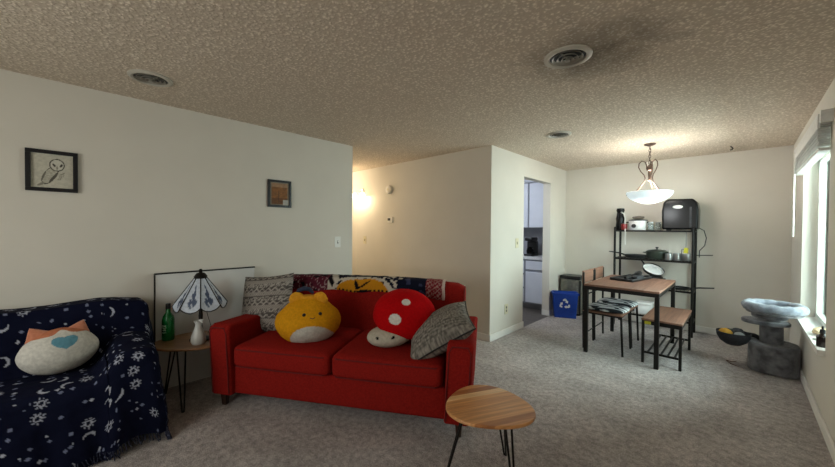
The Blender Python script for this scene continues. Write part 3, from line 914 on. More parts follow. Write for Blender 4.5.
# lamp table in the corner (top at 0.47)
hairpin('side_table', 'honey wood corner table with hairpin legs holding the stained glass lamp', (-3.205, .645, 0), SA,
        rtri(.262, .235, k=.07, ph=.6), .475, 'acacia2',
        [((.06, -.15), (.135, -.205)), ((-.17, -.0), (-.255, -.01)), ((.08, .15), (.14, .2))])
# green bottle
gbm = thing('glass_bottle', 'green glass bottle with pale lettering on the corner table', 'bottle', (-3.34, .51, .475))
B().lathe([(0, 0), (.04, 0), (.043, .01), (.043, .165), (.036, .195), (.018, .225), (.0155, .27), (.0, .272)], n=28).build('glass_body', 'green', gbm)
B().lathe([(0, .298), (.017, .298), (.018, .29), (.018, .255), (.0158, .253)], n=20).build('cap', 'blackp', gbm)
for (dz, w, hh) in ((.125, .030, .010), (.108, .036, .008), (.09, .026, .012), (.07, .034, .006)):
    lb = B(); n_ = 6
    for k in range(n_):
        a = -.78 + (k - n_ / 2) * (w / .0436 / n_)
        lb.box((.0436 * math.cos(a), .0436 * math.sin(a), dz + random.uniform(-.002, .002)), (.0012, .0042, hh * random.uniform(.6, 1.1)), (0, 0, a))
    lb.build('lettering', 'label', gbm, smooth=False)
# white vase
vs = thing('bud_vase', 'white frosted glass carafe vase in front of the lamp', 'vase', (-3.06, .66, .475))
B().lathe([(0, .002), (.04, 0), (.052, .02), (.05, .06), (.034, .105), (.022, .14), (.024, .165), (.034, .185), (.031, .186), (.021, .165), (.018, .14), (.03, .1), (0, .05)], n=28).build('glass_body', 'vase', vs)
B().tube([(.03, .012, .183), (.043, .016, .178), (.047, .018, .17)], [.008, .006, .003], 8).build('lip', 'vase', vs)

# stained glass lamp
lp = thing('table_lamp', 'unlit stained glass table lamp with floral panels on the corner table', 'lamp', (-3.17, .70, .475), SA + .26 + PI / 6)
B().lathe([(0, 0), (.078, 0), (.08, .008), (.05, .018), (.022, .03), (.014, .05), (.018, .08), (.012, .12), (.016, .2), (.01, .26), (.01, .54), (0, .54)], n=24).build('base', 'bronze_dk' if False else 'black', lp)
zt, zb, rt, rb = .51, .295, .042, .19
def panelcol(u, v):
    c = lin('#c3ccd9')
    if v < .15 and el(u, v, 0, -.18, .50, .5) < 1:
        n_ = noise.noise(Vector((u * 3.3, v * 3.3, 3)))
        if n_ > .0 or el(u, v, 0, -.15, .22, .2) < 1: c = lin('#46536c')
    if el(u, v, .0, .35, .12, .2, .5) < 1 or el(u, v, -.3, -.62, .3, .09, -.5) < 1 or el(u, v, .35, -.55, .28, .09, .5) < 1: c = lin('#4a5872')
    if abs(u) > .94: c = lin('#2d3340')
    return c
for k in range(8):
    a0 = -PI / 2 + k * PI / 4; a1 = a0 + PI / 4
    A0, A1 = Vector((math.cos(a0), math.sin(a0), 0)), Vector((math.cos(a1), math.sin(a1), 0))
    def pp(u, v):  # u -1..1 across, v -1 (lower) .. 1 (upper)
        q = (v + 1) / 2; r = rb + (rt - rb) * q; z = zb + (zt - zb) * q
        c = (A0 * ((1 - u) / 2) + A1 * ((1 + u) / 2)) * r
        z -= .04 * max(0, 1 - u * u) ** .8 * (1 - q) ** 3
        return Vector((c.x, c.y, z))
    n_ = 26
    po = grid_obj('glass_panel', n_, n_, lambda i, j: pp(-1 + 2 * i / (n_ - 1), -1 + 2 * j / (n_ - 1)), 'glasspanel', lp,
                  lambda i, j: panelcol(-1 + 2 * i / (n_ - 1), -1 + 2 * j / (n_ - 1)))
    rim = [pp(-1, 1), pp(-1, 0), pp(-1, -1)] + [pp(u, -1) for u in (-.8, -.5, 0, .5, .8)] + [pp(1, -1)]
    B().tube(rim, .0042, 6).build('leading', 'black', po)
B().lathe([(.046, .505), (.048, .52), (.03, .545), (.012, .552), (.016, .565), (.008, .58), (0, .582)], n=20).build('finial', 'black', lp)
B().tube([(.03, -.06, .33), (.045, -.075, .22), (.07, -.07, .12), (.05, -.03, .05)], .0022, 6).build('pull_cord', 'black', lp)

# ------------------------------------------------------------------ dining table, chairs, bench
TX0, TX1, TY0, TY1, TZ = -1.285, -.575, 4.055, 5.19, .785
dt = thing('dining_table', 'rectangular dining table with rustic brown top and square black metal legs', 'table', ((TX0 + TX1) / 2, (TY0 + TY1) / 2, 0))
hx, hy = (TX1 - TX0) / 2, (TY1 - TY0) / 2
B().bb(-hx, hx, -hy, hy, TZ - .022, TZ, .003, 1).build('table_top', 'walnut', dt)
fb = B()
for s_ in (-1, 1):
    fb.bb(-hx + .002, hx - .002, s_ * (hy - .018) - .016, s_ * (hy - .018) + .016, TZ - .062, TZ - .0225)
    fb.bb(s_ * (hx - .018) - .016, s_ * (hx - .018) + .016, -hy + .03, hy - .03, TZ - .062, TZ - .0225)
fb.build('apron', 'black', dt, bevel=.002)
for sx in (-1, 1):
    for sy in (-1, 1):
        B().bb(sx * (hx - .022) - .02, sx * (hx - .022) + .02, sy * (hy - .022) - .02, sy * (hy - .022) + .02, 0, TZ - .0625).build('leg', 'black', dt, bevel=.003)
# black countertop griddle lying on the table
gr = thing('griddle_tray', 'black folding tray with a handled gadget lying on the dining table', 'tray', (-.985, 4.86, TZ), -.2)
B().bb(-.13, .13, -.27, .27, 0, .018, .008, 2).build('tray', 'blackp', gr)
B().bb(-.13, .13, -.27, -.25, .018, .032, .004).bb(-.13, .13, .25, .27, .018, .032, .004).bb(-.13, -.115, -.25, .25, .018, .032, .004).bb(.115, .13, -.25, .25, .018, .032, .004).build('rim', 'dkgrey', gr)
B().tube([(.02, -.2, .03), (.06, -.05, .055), (.05, .1, .075), (-.02, .2, .06), (-.06, .26, .05)], [.02, .028, .032, .024, .012], 10).build('gadget', 'blackp', gr)
B().bb(.06, .12, -.12, .06, .018, .06, .01).build('clamp', 'dkgrey', gr)

def zebra(u, v):
    n_ = noise.noise(Vector((u * 1.4, v * 3.2, 4)))
    s_ = math.sin(v * 13 + u * 3.0 + n_ * 5)
    return lin('#23262b') if s_ > .25 else (lin('#9aa1a6') if s_ > -.1 else lin('#d3d6d6'))
def chair(x0, y0, label, first=None):
    W, D = .385, .42
    if first: return dup(first, (x0 + D / 2, y0 + W / 2, 0), 0, label)
    t_ = thing('dining_chair', label, 'chair', (x0 + D / 2, y0 + W / 2, 0), 0, 'dining chairs on the left side of the table')
    d, w = D / 2, W / 2       # faces +X (under the table)
    B().bb(-d, d, -w, w, .435, .455, .012).build('seat', 'walnut', t_)
    B().tube([(d - .012, -w + .012, .43), (d - .012, w - .012, .43), (-d + .012, w - .012, .43), (-d + .012, -w + .012, .43)], .011, 8, closed=True).build('seat_frame', 'black', t_)
    for s_ in (-1, 1):
        B().tube([(d - .015, s_ * (w - .014), .435), (d + .005, s_ * (w - .012), 0)], .0115, 10).build('leg', 'black', t_)
        B().tube([(-d + .01, s_ * (w - .014), .90), (-d + .012, s_ * (w - .014), .44), (-d + .02, s_ * (w - .012), 0)], .0115, 10).build('leg', 'black', t_)
    B().bb(-d - .004, -d + .014, -w + .004, w - .004, .765, .915, .004).build('backrest', 'walnut', t_)
    B().tube([(-d + .01, -w + .014, .62), (-d + .01, w - .014, .62)], .008, 8).build('back_rail', 'black', t_)
    B().tube([(-d + .016, -w + .013, .16), (-d + .016, w - .013, .16)], .007, 8).build('stretcher', 'black', t_)
    return t_
ch = chair(-1.345, 4.185, 'wood-backed black metal dining chair nearest the camera, left of the table')
chair(-1.345, 4.60, 'wood-backed black metal dining chair behind the nearer one, left of the table', ch)
def chair_cushion(cx, cy, label, first=None):
    if first: return dup(first, (cx, cy, .455), 0, label)
    t_ = thing('seat_cushion', label, 'cushion', (cx, cy, .455), 0, 'striped chair cushions')
    n = 60; a, b, h = .215, .195, .055
    for sg, nm in ((1, 'top_cover'), (-1, 'bottom_cover')):
        def pos(i, j, sg=sg):
            u = -1 + 2 * i / (n - 1); v = -1 + 2 * j / (n - 1)
            f_ = max(0, (1 - abs(u) ** 4)) ** .5 * max(0, (1 - abs(v) ** 4)) ** .5
            k = 1 - .12 * (u * u * v * v)
            return (u * a * k, v * b * k, h / 2 + sg * h / 2 * f_)
        grid_obj(nm, n, n, pos, 'knit', t_, lambda i, j: zebra(-1 + 2 * i / (n - 1), -1 + 2 * j / (n - 1)))
    return t_
cc = chair_cushion(-1.12, 4.378, 'black and white striped cushion on the nearer dining chair')
chair_cushion(-1.12, 4.793, 'black and white striped cushion on the farther dining chair', cc)

BX0, BX1, BY0, BY1, BZ = -.748, -.402, 4.175, 5.02, .472
bn = thing('dining_bench', 'low brown topped bench with black slatted rack under the table edge', 'bench', ((BX0 + BX1) / 2, (BY0 + BY1) / 2, 0))
hx, hy = (BX1 - BX0) / 2, (BY1 - BY0) / 2
B().bb(-hx, hx, -hy, hy, BZ - .02, BZ, .003, 1).build('bench_top', 'walnut', bn)
fb = B()
for s_ in (-1, 1):
    fb.bb(-hx + .004, hx - .004, s_ * (hy - .014) - .01, s_ * (hy - .014) + .01, BZ - .06, BZ - .0205)
    fb.bb(s_ * (hx - .014) - .01, s_ * (hx - .014) + .01, -hy + .02, hy - .02, BZ - .06, BZ - .0205)
fb.build('apron', 'black', bn, bevel=.002)
for sx in (-1, 1):
    for sy in (-1, 1):
        B().bb(sx * (hx - .016) - .0125, sx * (hx - .016) + .0125, sy * (hy - .016) - .0125, sy * (hy - .016) + .0125, 0, BZ - .021).build('leg', 'black', bn, bevel=.002)
for s_ in (-1, 1):
    B().bb(-hx + .03, hx - .03, s_ * (hy - .016) - .009, s_ * (hy - .016) + .009, .105, .125).build('rack_rail', 'black', bn)
for k in range(5):
    x = -hx + .06 + k * (2 * hx - .12) / 4
    B().bb(x - .007, x + .007, -hy + .02, hy - .02, .112, .126).build('rack_bar', 'black', bn)
B().bb(-hx + .03, -hx + .085, -hy + .0008, -hy + .0035, BZ - .056, BZ - .026).build('sticker', 'yellow', bn, smooth=False)

# ------------------------------------------------------------------ storage rack and what stands on it
KX0, KX1, KY0, KY1 = -1.365, -.437, 5.60, 5.935
rk = thing('storage_rack', 'tall black metal shelf rack against the dining wall', 'shelf', ((KX0 + KX1) / 2, (KY0 + KY1) / 2, 0))
hx, hy = (KX1 - KX0) / 2, (KY1 - KY0) / 2
LV = [.2, .60, .995, 1.405]
for sx in (-1, 1):
    for sy in (-1, 1):
        B().tube([(sx * (hx - .012), sy * (hy - .012), 0), (sx * (hx - .012), sy * (hy - .012), 1.44)], .0155, 12).ball((sx * (hx - .012), sy * (hy - .012), 1.44), .016, 10).build('post', 'black', rk)
for z in LV:
    b = B()
    b.bb(-hx, hx, -hy, -hy + .014, z - .024, z - .0).bb(-hx, hx, hy - .014, hy, z - .024, z).bb(-hx, -hx + .014, -hy, hy, z - .024, z).bb(hx - .014, hx, -hy, hy, z - .024, z)
    s_ = b.build('shelf', 'black', rk)
    w_ = B()
    for k in range(23):
        x = -hx + .02 + k * (2 * hx - .04) / 22
        w_.tube([(x, -hy + .005, z - .004), (x, hy - .005, z - .004)], .0026, 6)
    w_.build('wire_mesh', 'black', s_)
def on(x, y, lv): return (x, y, LV[lv] + .0003)
# top shelf
g_ = thing('coffee_grinder', 'black bottle-shaped grinder with red cup at the left end of the top shelf', 'grinder', on(-1.315, 5.74, 3))
B().lathe([(0, 0), (.062, 0), (.065, .02), (.055, .12), (.06, .17), (.05, .22), (.045, .27), (.055, .29), (.05, .325), (0, .33)], n=26).build('body', 'blackg', g_)
B().lathe([(0, .005), (.035, .005), (.042, .05), (.04, .09), (0, .1)], (.065, -.065, 0), 22).build('cup', 'redp', g_)
B().tube([(.02, -.055, .27), (.06, -.06, .24), (.075, -.05, .17), (.07, -.05, .1)], .010, 8).build('handle', 'plate', g_)
cook = g_ = thing('slow_cooker', 'white slow cooker with black lid and front dial on the top shelf', 'slow cooker', on(-1.09, 5.75, 3))
B().lathe([(0, 0), (.10, 0), (.112, .015), (.118, .13), (.112, .14), (0, .14)], n=36).build('body', 'white', g_)
B().lathe([(.119, .137), (.12, .146), (.08, .156), (.03, .162), (0, .163)], n=36).build('lid', 'blackp', g_)
B().lathe([(0, .018), (.028, .018), (.03, 0), (0, 0)], (-.03, -.113, .06), 20, Matrix.Rotation(PI / 2, 4, 'X')).build('dial', 'blackp', g_)
for s_ in (-1, 1): B().box((s_ * .125, 0, .115), (.04, .06, .02), bev=.006).build('handle', 'blackp', g_)
g_ = tag(B().lathe([(0, 0), (.05, 0), (.065, .02), (.06, .035), (.02, .045), (0, .046)], n=22, mtx=Matrix.Diagonal((1.2, .8, 1, 1))).build('small_dish', mat('dull_pewter', '#6d655c', '#7d756b', 20, .45, metal=.4)),
         'small grey-brown dish upside down on the slow cooker lid', 'dish'); g_.location = (-1.085, 5.74, 1.57)
for x, y, l_ in ((-.925, 5.70, 'clear glass jar beside the slow cooker on the top shelf'), (-.845, 5.74, 'clear glass jar beside the big black appliance on the top shelf')):
    g_ = thing('glass_jar', l_, 'jar', on(x, y, 3), 0, 'glass jars on the top shelf')
    B().lathe([(0, 0), (.033, 0), (.036, .008), (.036, .085), (.028, .1), (.0275, .1), (.034, .083), (.034, .008), (0, .005)], n=22).build('glass_body', 'clear', g_)
    B().lathe([(.03, .1), (.032, .102), (.032, .118), (0, .12)], n=22).build('lid', 'steel', g_)
ap = thing('bread_maker', 'large glossy black bread maker with painted white highlight on the top shelf right', 'appliance', on(-.597, 5.77, 3))
b = B()
prof = [(-.19, .012), (.19, .012), (.195, .27), (.18, .37), (.135, .42), (-.13, .425), (-.178, .385), (-.195, .27)]
b.prism([(p[0], p[1]) for p in prof], -.15, .15, Matrix.Rotation(PI / 2, 4, 'X'))
b.build('body', 'blackg', ap, bevel=.022, seg=4)
B().prism([(math.cos(a) * .055, math.sin(a) * .022) for a in [k * PI / 12 for k in range(24)]], 0, .004, Matrix.Translation((-.02, -.150, .315)) @ Matrix.Rotation(PI / 2, 4, 'X')).build('window', 'white', ap)  # window highlight put into the colour as a white oval
B().bb(.105, .125, -.154, -.149, .04, .31).build('trim_strip', 'dkgrey', ap)
for sx in (-1, 1):
    for sy in (-1, 1): B().lathe([(0, 0), (.016, 0), (.018, .014), (0, .014)], (sx * .13, sy * .11, 0), 14).build('foot', 'blackp', ap)
B().tube([(.18, .05, .04), (.24, .06, -.0), (.265, .05, -.1), (.25, .04, -.2), (.2, .02, -.27), (.195, .06, -.36)], .0055, 8).build('power_cord', 'blackp', ap)
tg = thing('hanging_tag', 'yellow paper tag hanging on a black cord under the top shelf', 'tag', (-.52, 5.60, 1.375))
B().tube([(0, .0, .008), (0, -.01, -.06), (0, -.005, -.20)], .0035, 6).build('cord', 'blackp', tg)
B().box((0, -.008, -.235), (.045, .004, .07), (.0, .15, .1)).build('tag_card', 'yellow', tg)
B().tube([(-.112, -.03, .03), (-.13, -.08, .02), (-.128, -.165, .01), (-.122, -.172, -.05), (-.128, -.17, -.12), (-.122, -.168, -.20)], .005, 8).ball((-.122, -.168, -.205), .008, 8).build('power_cord', 'plate', cook)
'''c_ = tag(B().tube([(0, 0, .02), (.004, -.012, -.03), (-.004, -.01, -.11), (.004, -.008, -.19)], .005, 8).ball((.004, -.008, -.195), .008, 8).build('hanging_cord', 'plate'),
         'thin white cord hanging from the top shelf at left', 'cord'); '''
# second shelf
def skillet(name, label, loc, rz, r, hgt_, hl, m='pan', rot=None, inner=None):
    t_ = thing(name, label, 'pan', loc, rz)
    if rot: t_.rotation_euler = rot
    B().lathe([(0, 0), (r * .8, 0), (r * .9, .008), (r, hgt_), (r * .98, hgt_ + .002), (r * .86, .012), (0, .008)], n=36).build('pan_body', m, t_)
    if inner: B().lathe([(0, .0095), (r * .84, .0135), (r * .93, hgt_ * .8)], n=36).build('pan_lining', inner, t_)
    B().tube([(r * .97, 0, hgt_ * .8), (r + hl * .4, 0, hgt_ + .015), (r + hl, 0, hgt_ + .028)], [.011, .010, .008], 8).build('handle', 'blackp', t_)
skillet('frying_pan', 'black frying pan with handle out to the left on the second shelf', on(-1.115, 5.76, 2), PI - .12, .145, .048, .22)
g_ = thing('cooking_pot', 'dark green enamel pot with lid in the middle of the second shelf', 'pot', on(-.86, 5.78, 2))
B().lathe([(0, 0), (.105, 0), (.125, .02), (.132, .10), (.128, .102), (0, .1)], n=36).build('body', 'pot', g_)
B().lathe([(.136, .1), (.136, .108), (.1, .128), (.03, .138), (0, .138)], n=36).build('lid', 'pot', g_)
B().lathe([(0, .138), (.012, .138), (.01, .152), (.02, .16), (.018, .172), (0, .174)], n=18).build('knob', 'blackp', g_)
for s_ in (-1, 1): B().tube([(s_ * .128, -.03, .085), (s_ * .16, -.025, .09), (s_ * .16, .025, .09), (s_ * .128, .03, .085)], .006, 8).build('handle', 'pot', g_)
def mug(label, loc, r, h, rz):
    t_ = thing('steel_mug', label, 'mug', loc, rz, 'steel mugs on the second shelf')
    B().lathe([(0, 0), (r * .95, 0), (r, .006), (r, h), (r * .96, h), (r * .94, .008), (0, .006)], n=28).build('cup', 'steel', t_)
    B().tube([(r, 0, h * .85), (r + .03, 0, h * .75), (r + .03, 0, h * .3), (r, 0, h * .2)], .004, 8).build('handle', 'steel', t_)
mug('small steel mug next to the green pot', on(-.71, 5.67, 2), .042, .09, 2.2)
mug('second steel mug from the green pot', on(-.625, 5.70, 2), .042, .10, -1.2)
sp_ = thing('saucepan', 'stainless steel saucepan with handle to the right on the second shelf', 'pan', on(-.535, 5.76, 2), -.05)
B().lathe([(0, 0), (.06, 0), (.064, .006), (.066, .09), (.063, .09), (.06, .01), (0, .008)], n=30).build('pan_body', 'steel', sp_)
B().tube([(.064, 0, .075), (.14, 0, .082), (.275, 0, .09)], [.006, .0055, .006], 8).build('handle', 'black', sp_)
hd = B().tube([(-.04, -.05, .09), (-.04, -.05, .15), (.02, -.05, .155), (.03, -.05, .1)], .004, 8).build('wire_bail', 'dkgrey', sp_)
# third shelf
skillet('frying_pan', 'black pan with white interior tilted on top of a pot on the third shelf', (-.905, 5.74, .815), 0, .135, .05, .09, 'blackp', (Matrix.Rotation(.42, 3, 'Y') @ Matrix.Rotation(.42, 3, 'X') @ Matrix.Rotation(PI * .93, 3, 'Z')).to_euler(), 'white')
g_ = thing('cooking_pot', 'dark pot on the third shelf holding up the tilted pan', 'pot', on(-.9, 5.80, 1))
B().lathe([(0, 0), (.1, 0), (.11, .015), (.112, .14), (.108, .14), (.1, .02), (0, .015)], n=30).build('body', 'pan', g_)
for s_ in (-1, 1): B().tube([(s_ * .11, -.03, .115), (s_ * .14, -.02, .118), (s_ * .14, .02, .118), (s_ * .11, .03, .115)], .006, 8).build('handle', 'pan', g_)
skillet('frying_pan', 'flat black pan with handle to the right on the third shelf', on(-.60, 5.75, 1), .02, .12, .03, .24)
# low shelf
for x, m_, l_, w in ((-1.0, 'white', 'white storage carton on the lowest shelf of the rack', .2),):
    g_ = thing('storage_carton', l_, 'carton', on(x, 5.76, 0), 0)
    B().bb(-w / 2, w / 2, -.1, .1, 0, .13, .006).build('box_body', m_, g_)
    B().bb(-w / 2 - .004, w / 2 + .004, -.104, .104, .1305, .16, .005).build('lid', m_, g_)

# ------------------------------------------------------------------ bins
bnr = math.atan2(.168, .326)
rb_ = thing('recycling_bin', 'blue plastic recycling bin with white arrows symbol', 'bin', (-1.97, 5.375, 0), bnr)
def frust(b, w0, d0, w1, d1, z0, z1, cy=0):
    lo = [b.bm.verts.new((sx * w0 / 2, sy * d0 / 2 + cy, z0)) for sx, sy in ((-1, -1), (1, -1), (1, 1), (-1, 1))]
    hi = [b.bm.verts.new((sx * w1 / 2, sy * d1 / 2 + cy, z1)) for sx, sy in ((-1, -1), (1, -1), (1, 1), (-1, 1))]
    return lo, hi
b = B()
lo, hi = frust(b, .315, .15, .365, .20, 0.0, .40, .10)
li, hi2 = frust(b, .30, .135, .35, .185, .01, .40, .10)
b.bm.faces.new(lo)
for k in range(4):
    q = (k + 1) % 4
    b.bm.faces.new((lo[k], lo[q], hi[q], hi[k])); b.bm.faces.new((li[k], li[q], hi2[q], hi2[k])); b.bm.faces.new((hi[k], hi[q], hi2[q], hi2[k]))
b.bm.faces.new(li)
b.build('tub', 'blue', rb_, bevel=.008)
b = B()
b.bb(-.195, .195, -.013, .0, .375, .402).bb(-.195, .195, .20, .213, .375, .402).bb(-.195, -.182, 0, .20, .375, .402).bb(.182, .195, 0, .20, .375, .402)
b.build('rim', 'blue', rb_, bevel=.004)
# chasing arrows on the front
sy_ = B()
mt = Matrix.Translation((-.01, .0095, .225)) @ Matrix.Rotation(PI / 2 + .062, 4, 'X')
tri = [Vector((math.cos(PI / 2 - k * 2 * PI / 3), math.sin(PI / 2 - k * 2 * PI / 3))) * .088 for k in range(3)]
def band(a, b_, w):
    d = (b_ - a).normalized(); n_ = Vector((-d.y, d.x)) * w
    sy_.prism([tuple(p) for p in (a - n_, b_ - n_, b_ + n_, a + n_)], 0, .003, mt)
for k in range(3):
    pv, a, c = tri[k - 1], tri[k], tri[(k + 1) % 3]
    d = (c - a).normalized(); n_ = Vector((-d.y, d.x)); e = (a - pv).normalized()
    q0 = a - e * .042; q1 = a - e * .014; q2 = a + d * .014; q3 = a + d * .052
    band(q0, q1, .0125); band(q1, q2, .0125); band(q2, q3, .0125)
    sy_.prism([tuple(p) for p in (q3 - n_ * .026, q3 + d * .034, q3 + n_ * .026)], 0, .0032, mt)
sy_.build('recycling_symbol', 'white', rb_, smooth=False)
tc_ = thing('trash_can', 'stainless step trash can with black lid behind the blue bin', 'bin', (-2.02, 5.83, 0))
b = B(); b.prism([(-.155, -.13), (-.11, -.15), (.11, -.15), (.155, -.13), (.165, .12), (-.165, .12)], .03, .585); b.build('body', 'steelbin', tc_, bevel=.012, seg=3)
b = B(); b.prism([(-.165, -.142), (-.115, -.162), (.115, -.162), (.165, -.142), (.172, .13), (-.172, .13)], .5855, .64); b.build('lid', 'blackp', tc_, bevel=.015, seg=3)
b = B(); b.prism([(-.158, -.134), (-.112, -.154), (.112, -.154), (.158, -.134), (.167, .124), (-.167, .124)], 0, .0295); b.build('base_ring', 'blackp', tc_, bevel=.005)
B().box((.0, -.165, .02), (.1, .04, .012), bev=.004).build('pedal', 'blackp', tc_)
B().box((.156, -.135, .3), (.02, .02, .55), (0, 0, .5)).build('corner_trim', 'blackp', tc_)

# ------------------------------------------------------------------ kitchen
kc = thing('base_cabinet', 'white kitchen base cabinet seen through the doorway', 'cabinet', (-2.92, 5.84, 0))
B().bb(-.58, .575, -.30, .295, .10, .878).build('carcass', 'seam', kc, smooth=False)
B().bb(-.58, .575, -.23, .295, 0.004, .10).build('toe_kick', mat('toe_kick_grey', '#7d7c80', None, 6, .7), kc, smooth=False)
for x0, x1 in ((-.56, -.13), (.20, .565)):
    d_ = B().bb(x0, x1, -.318, -.3005, .125, .66).build('door', 'cab', kc, bevel=.006)
    B().bb(x1 - .05, x1 - .035, -.332, -.318, .58, .62).build('handle', 'seam', d_, bevel=.003)
    d_ = B().bb(x0, x1, -.318, -.3005, .70, .85).build('drawer', 'cab', kc, bevel=.006)
for z0, z1 in ((.125, .36), (.385, .60), (.625, .85)):
    B().bb(-.11, .165, -.318, -.3005, z0, z1).build('drawer', 'cab', kc, bevel=.006)
tag(B().bb(-3.5, XD - T - .002, 5.51, 6.139, .8785, .918).build('countertop', 'counter', bevel=.006), 'pale laminate kitchen countertop above the base cabinets', 'countertop')
uc = thing('wall_cabinet', 'white upper kitchen cabinet with two flat doors', 'cabinet', (-2.92, 5.97, 1.43))
B().bb(-.58, .575, -.16, .168, 0, .83).build('carcass', 'seam', uc, smooth=False)
for x0, x1 in ((-.56, .10), (.125, .565)):
    B().bb(x0, x1, -.178, -.1605, .012, .818).build('door', 'cab', uc, bevel=.005)
struct(B().bb(-4.4, XD - T, 5.74, KY, 2.262, H).build('trim_soffit', 'wall_in', smooth=False))
struct(B().bb(-3.5, XD - T, KY - .012, KY, .918, 1.43).build('wall_backsplash', 'splash', smooth=False))
cm = thing('coffee_machine', 'black coffee machine on the kitchen counter', 'coffee machine', (-2.78, 5.86, .9185))
B().bb(-.085, .085, -.13, .12, 0, .035, .01).build('base', 'blackp', cm)
B().bb(-.085, .085, .0, .12, .035, .27, .015).build('column', 'blackp', cm)
B().bb(-.075, .075, -.12, .115, .2705, .34, .02).build('brew_head', 'blackp', cm)
B().lathe([(0, .04), (.05, .04), (.06, .09), (.045, .15), (.03, .16), (0, .16)], (0, -.06, 0), 22).build('carafe', 'blackg', cm)
B().tube([(.055, -.075, .14), (.1, -.09, .13), (.1, -.09, .08), (.058, -.075, .07)], .007, 8).build('handle', 'blackp', cm)

# ------------------------------------------------------------------ pendant
pd = thing('pendant_lamp', 'lit alabaster bowl pendant lamp on bronze scroll arms above the dining area', 'pendant lamp', (-.803, 4.806, H), .35)
B().lathe([(0, 0), (.062, 0), (.058, -.012), (.03, -.024), (.012, -.03), (0, -.03)], n=30).build('canopy', 'bronze', pd)
zl = -.03
for k in range(6):
    z = -.04 - k * .036
    pts = []
    for q in range(12):
        a = 2 * PI * q / 12; dx = .011 * math.cos(a); dz = .023 * math.sin(a)
        pts.append((dx, 0, z + dz) if k % 2 else (0, dx, z + dz))
    B().tube(pts, .0032, 6, closed=True).build('chain_link', 'bronze', pd)
B().tube([(0, 0, -.03), (.012, .01, -.09), (-.01, .012, -.15), (.008, -.01, -.21), (0, 0, -.27)], .0028, 6).build('wire', 'bronze', pd)
B().lathe([(0, -.25), (.014, -.252), (.016, -.262), (.032, -.27), (.032, -.315), (.018, -.325), (.012, -.42), (.02, -.44), (0, -.45)], n=20).build('hub', 'bronze', pd)
for k in range(3):
    a = k * 2 * PI / 3 + 1.1; c, s_ = math.cos(a), math.sin(a)
    rz_ = [(.028, -.335), (.045, -.33), (.05, -.30), (.03, -.255), (.05, -.215), (.085, -.205), (.112, -.235), (.108, -.285), (.075, -.335), (.045, -.38), (.04, -.42), (.07, -.48), (.115, -.545), (.165, -.585), (.205, -.592)]
    # open scroll: sweeps out at the top, waists in, then runs down to the bowl
    rz_ = [(.03, -.30), (.03, -.26), (.045, -.215), (.08, -.20), (.108, -.23), (.112, -.275), (.09, -.325), (.055, -.37), (.042, -.41), (.055, -.455), (.09, -.51), (.14, -.565), (.192, -.592)]
    B().tube([(r * c, r * s_, z) for r, z in rz_], .0062, 8).build('scroll_arm', 'bronze', pd)
    B().ball((.228 * c, .228 * s_, -.605), .009, 10).build('finial', 'bronze', pd)
pr = []
for k in range(14):
    q = k / 13; pr.append((.236 * math.sin(q * PI / 2), -.715 + .135 * (1 - math.cos(q * PI / 2)) ** .9))
pin = [(r * .97, z + .006) for r, z in reversed(pr)]
bw = B().lathe(pr + pin, n=48).build('glass_bowl', 'bowl', pd)

# ------------------------------------------------------------------ cat tree
ct = thing('cat_tree', 'grey plush cat tree with round bed on top beside the window', 'cat tree', (.21, 4.86, 0))
def rrect(x0, x1, y0, y1, r, n=8):
    out = []
    for cx, cy, a0 in ((x1 - r, y1 - r, 0), (x0 + r, y1 - r, PI / 2), (x0 + r, y0 + r, PI), (x1 - r, y0 + r, 3 * PI / 2)):
        for k in range(n + 1):
            a = a0 + PI / 2 * k / n; out.append((cx + r * math.cos(a), cy + r * math.sin(a)))
    return out
B().prism(rrect(-.145, .215, -.17, .19, .13), 0.0, .285).build('cave_box', 'greyplush', ct, bevel=.02, seg=3)
B().lathe([(.0, .285), (.085, .285), (.085, .47), (0, .47)], (.02, .0, 0), 28).build('post', 'greyplush', ct)
B().prism(rrect(-.20, .15, -.15, .13, .13), .47, .505).build('platform', 'greyplush', ct, bevel=.012, seg=3)
B().lathe([(.0, .506), (.05, .506), (.05, .60), (0, .60)], (.03, -.02, 0), 20).build('post', 'greyplush', ct)
B().lathe([(.0, .545), (.125, .545), (.13, .56), (.125, .575), (.0, .575)], (.0, -.06, 0), 30).build('disc', 'greyplush', ct)
bx, by = .025, -.13
B().lathe([(0, .602), (.19, .602), (.2, .615), (.16, .63), (0, .625)], (bx, by, 0), 36).build('bed_floor', 'greyplush', ct)
ring = B(); nn = 60
pts = [(bx + .187 * math.cos(2 * PI * k / nn) * 1.0, by + .187 * math.sin(2 * PI * k / nn), .665 + .004 * math.sin(k * 1.3)) for k in range(nn)]
ring.tube(pts, .042, 14, closed=True)
for v in ring.bm.verts: v.co += Vector((1, 1, .6)) * .006 * noise.noise(v.co * 28)
ring.build('bed_ring', 'bedplush', ct)
# sling bowl hung out to the left
B().tube([(-.05, 0.02, .30), (-.10, 0, .33), (-.14, -.02, .335)], .022, 10).build('bowl_arm', 'blackp', ct)
bx2, by2 = -.255, -.06
B().lathe([(0, .205), (.06, .215), (.105, .25), (.132, .30), (.138, .345), (.130, .347), (.10, .27), (.05, .235), (0, .23)], (bx2, by2, 0), 32).build('hanging_bowl', mat('dark_woven', '#1d1d20', '#2b2b30', 60, .8), ct)
toy = [((-.06, -.02, .335), .05, 'yellow_toy', '#b98a1e', 'yellow cat toy ball in the hanging bowl', 1), ((.03, .04, .345), .048, 'grey_toy', '#33363b', 'dark grey fluffy cat toy in the hanging bowl', 2),
       ((.045, -.045, .325), .042, 'white_toy', '#8e9494', 'pale grey cat toy ball in the hanging bowl', 3), ((-.01, .06, .33), .04, 'green_toy', '#4c5548', 'olive cat toy at the back of the hanging bowl', 4)]
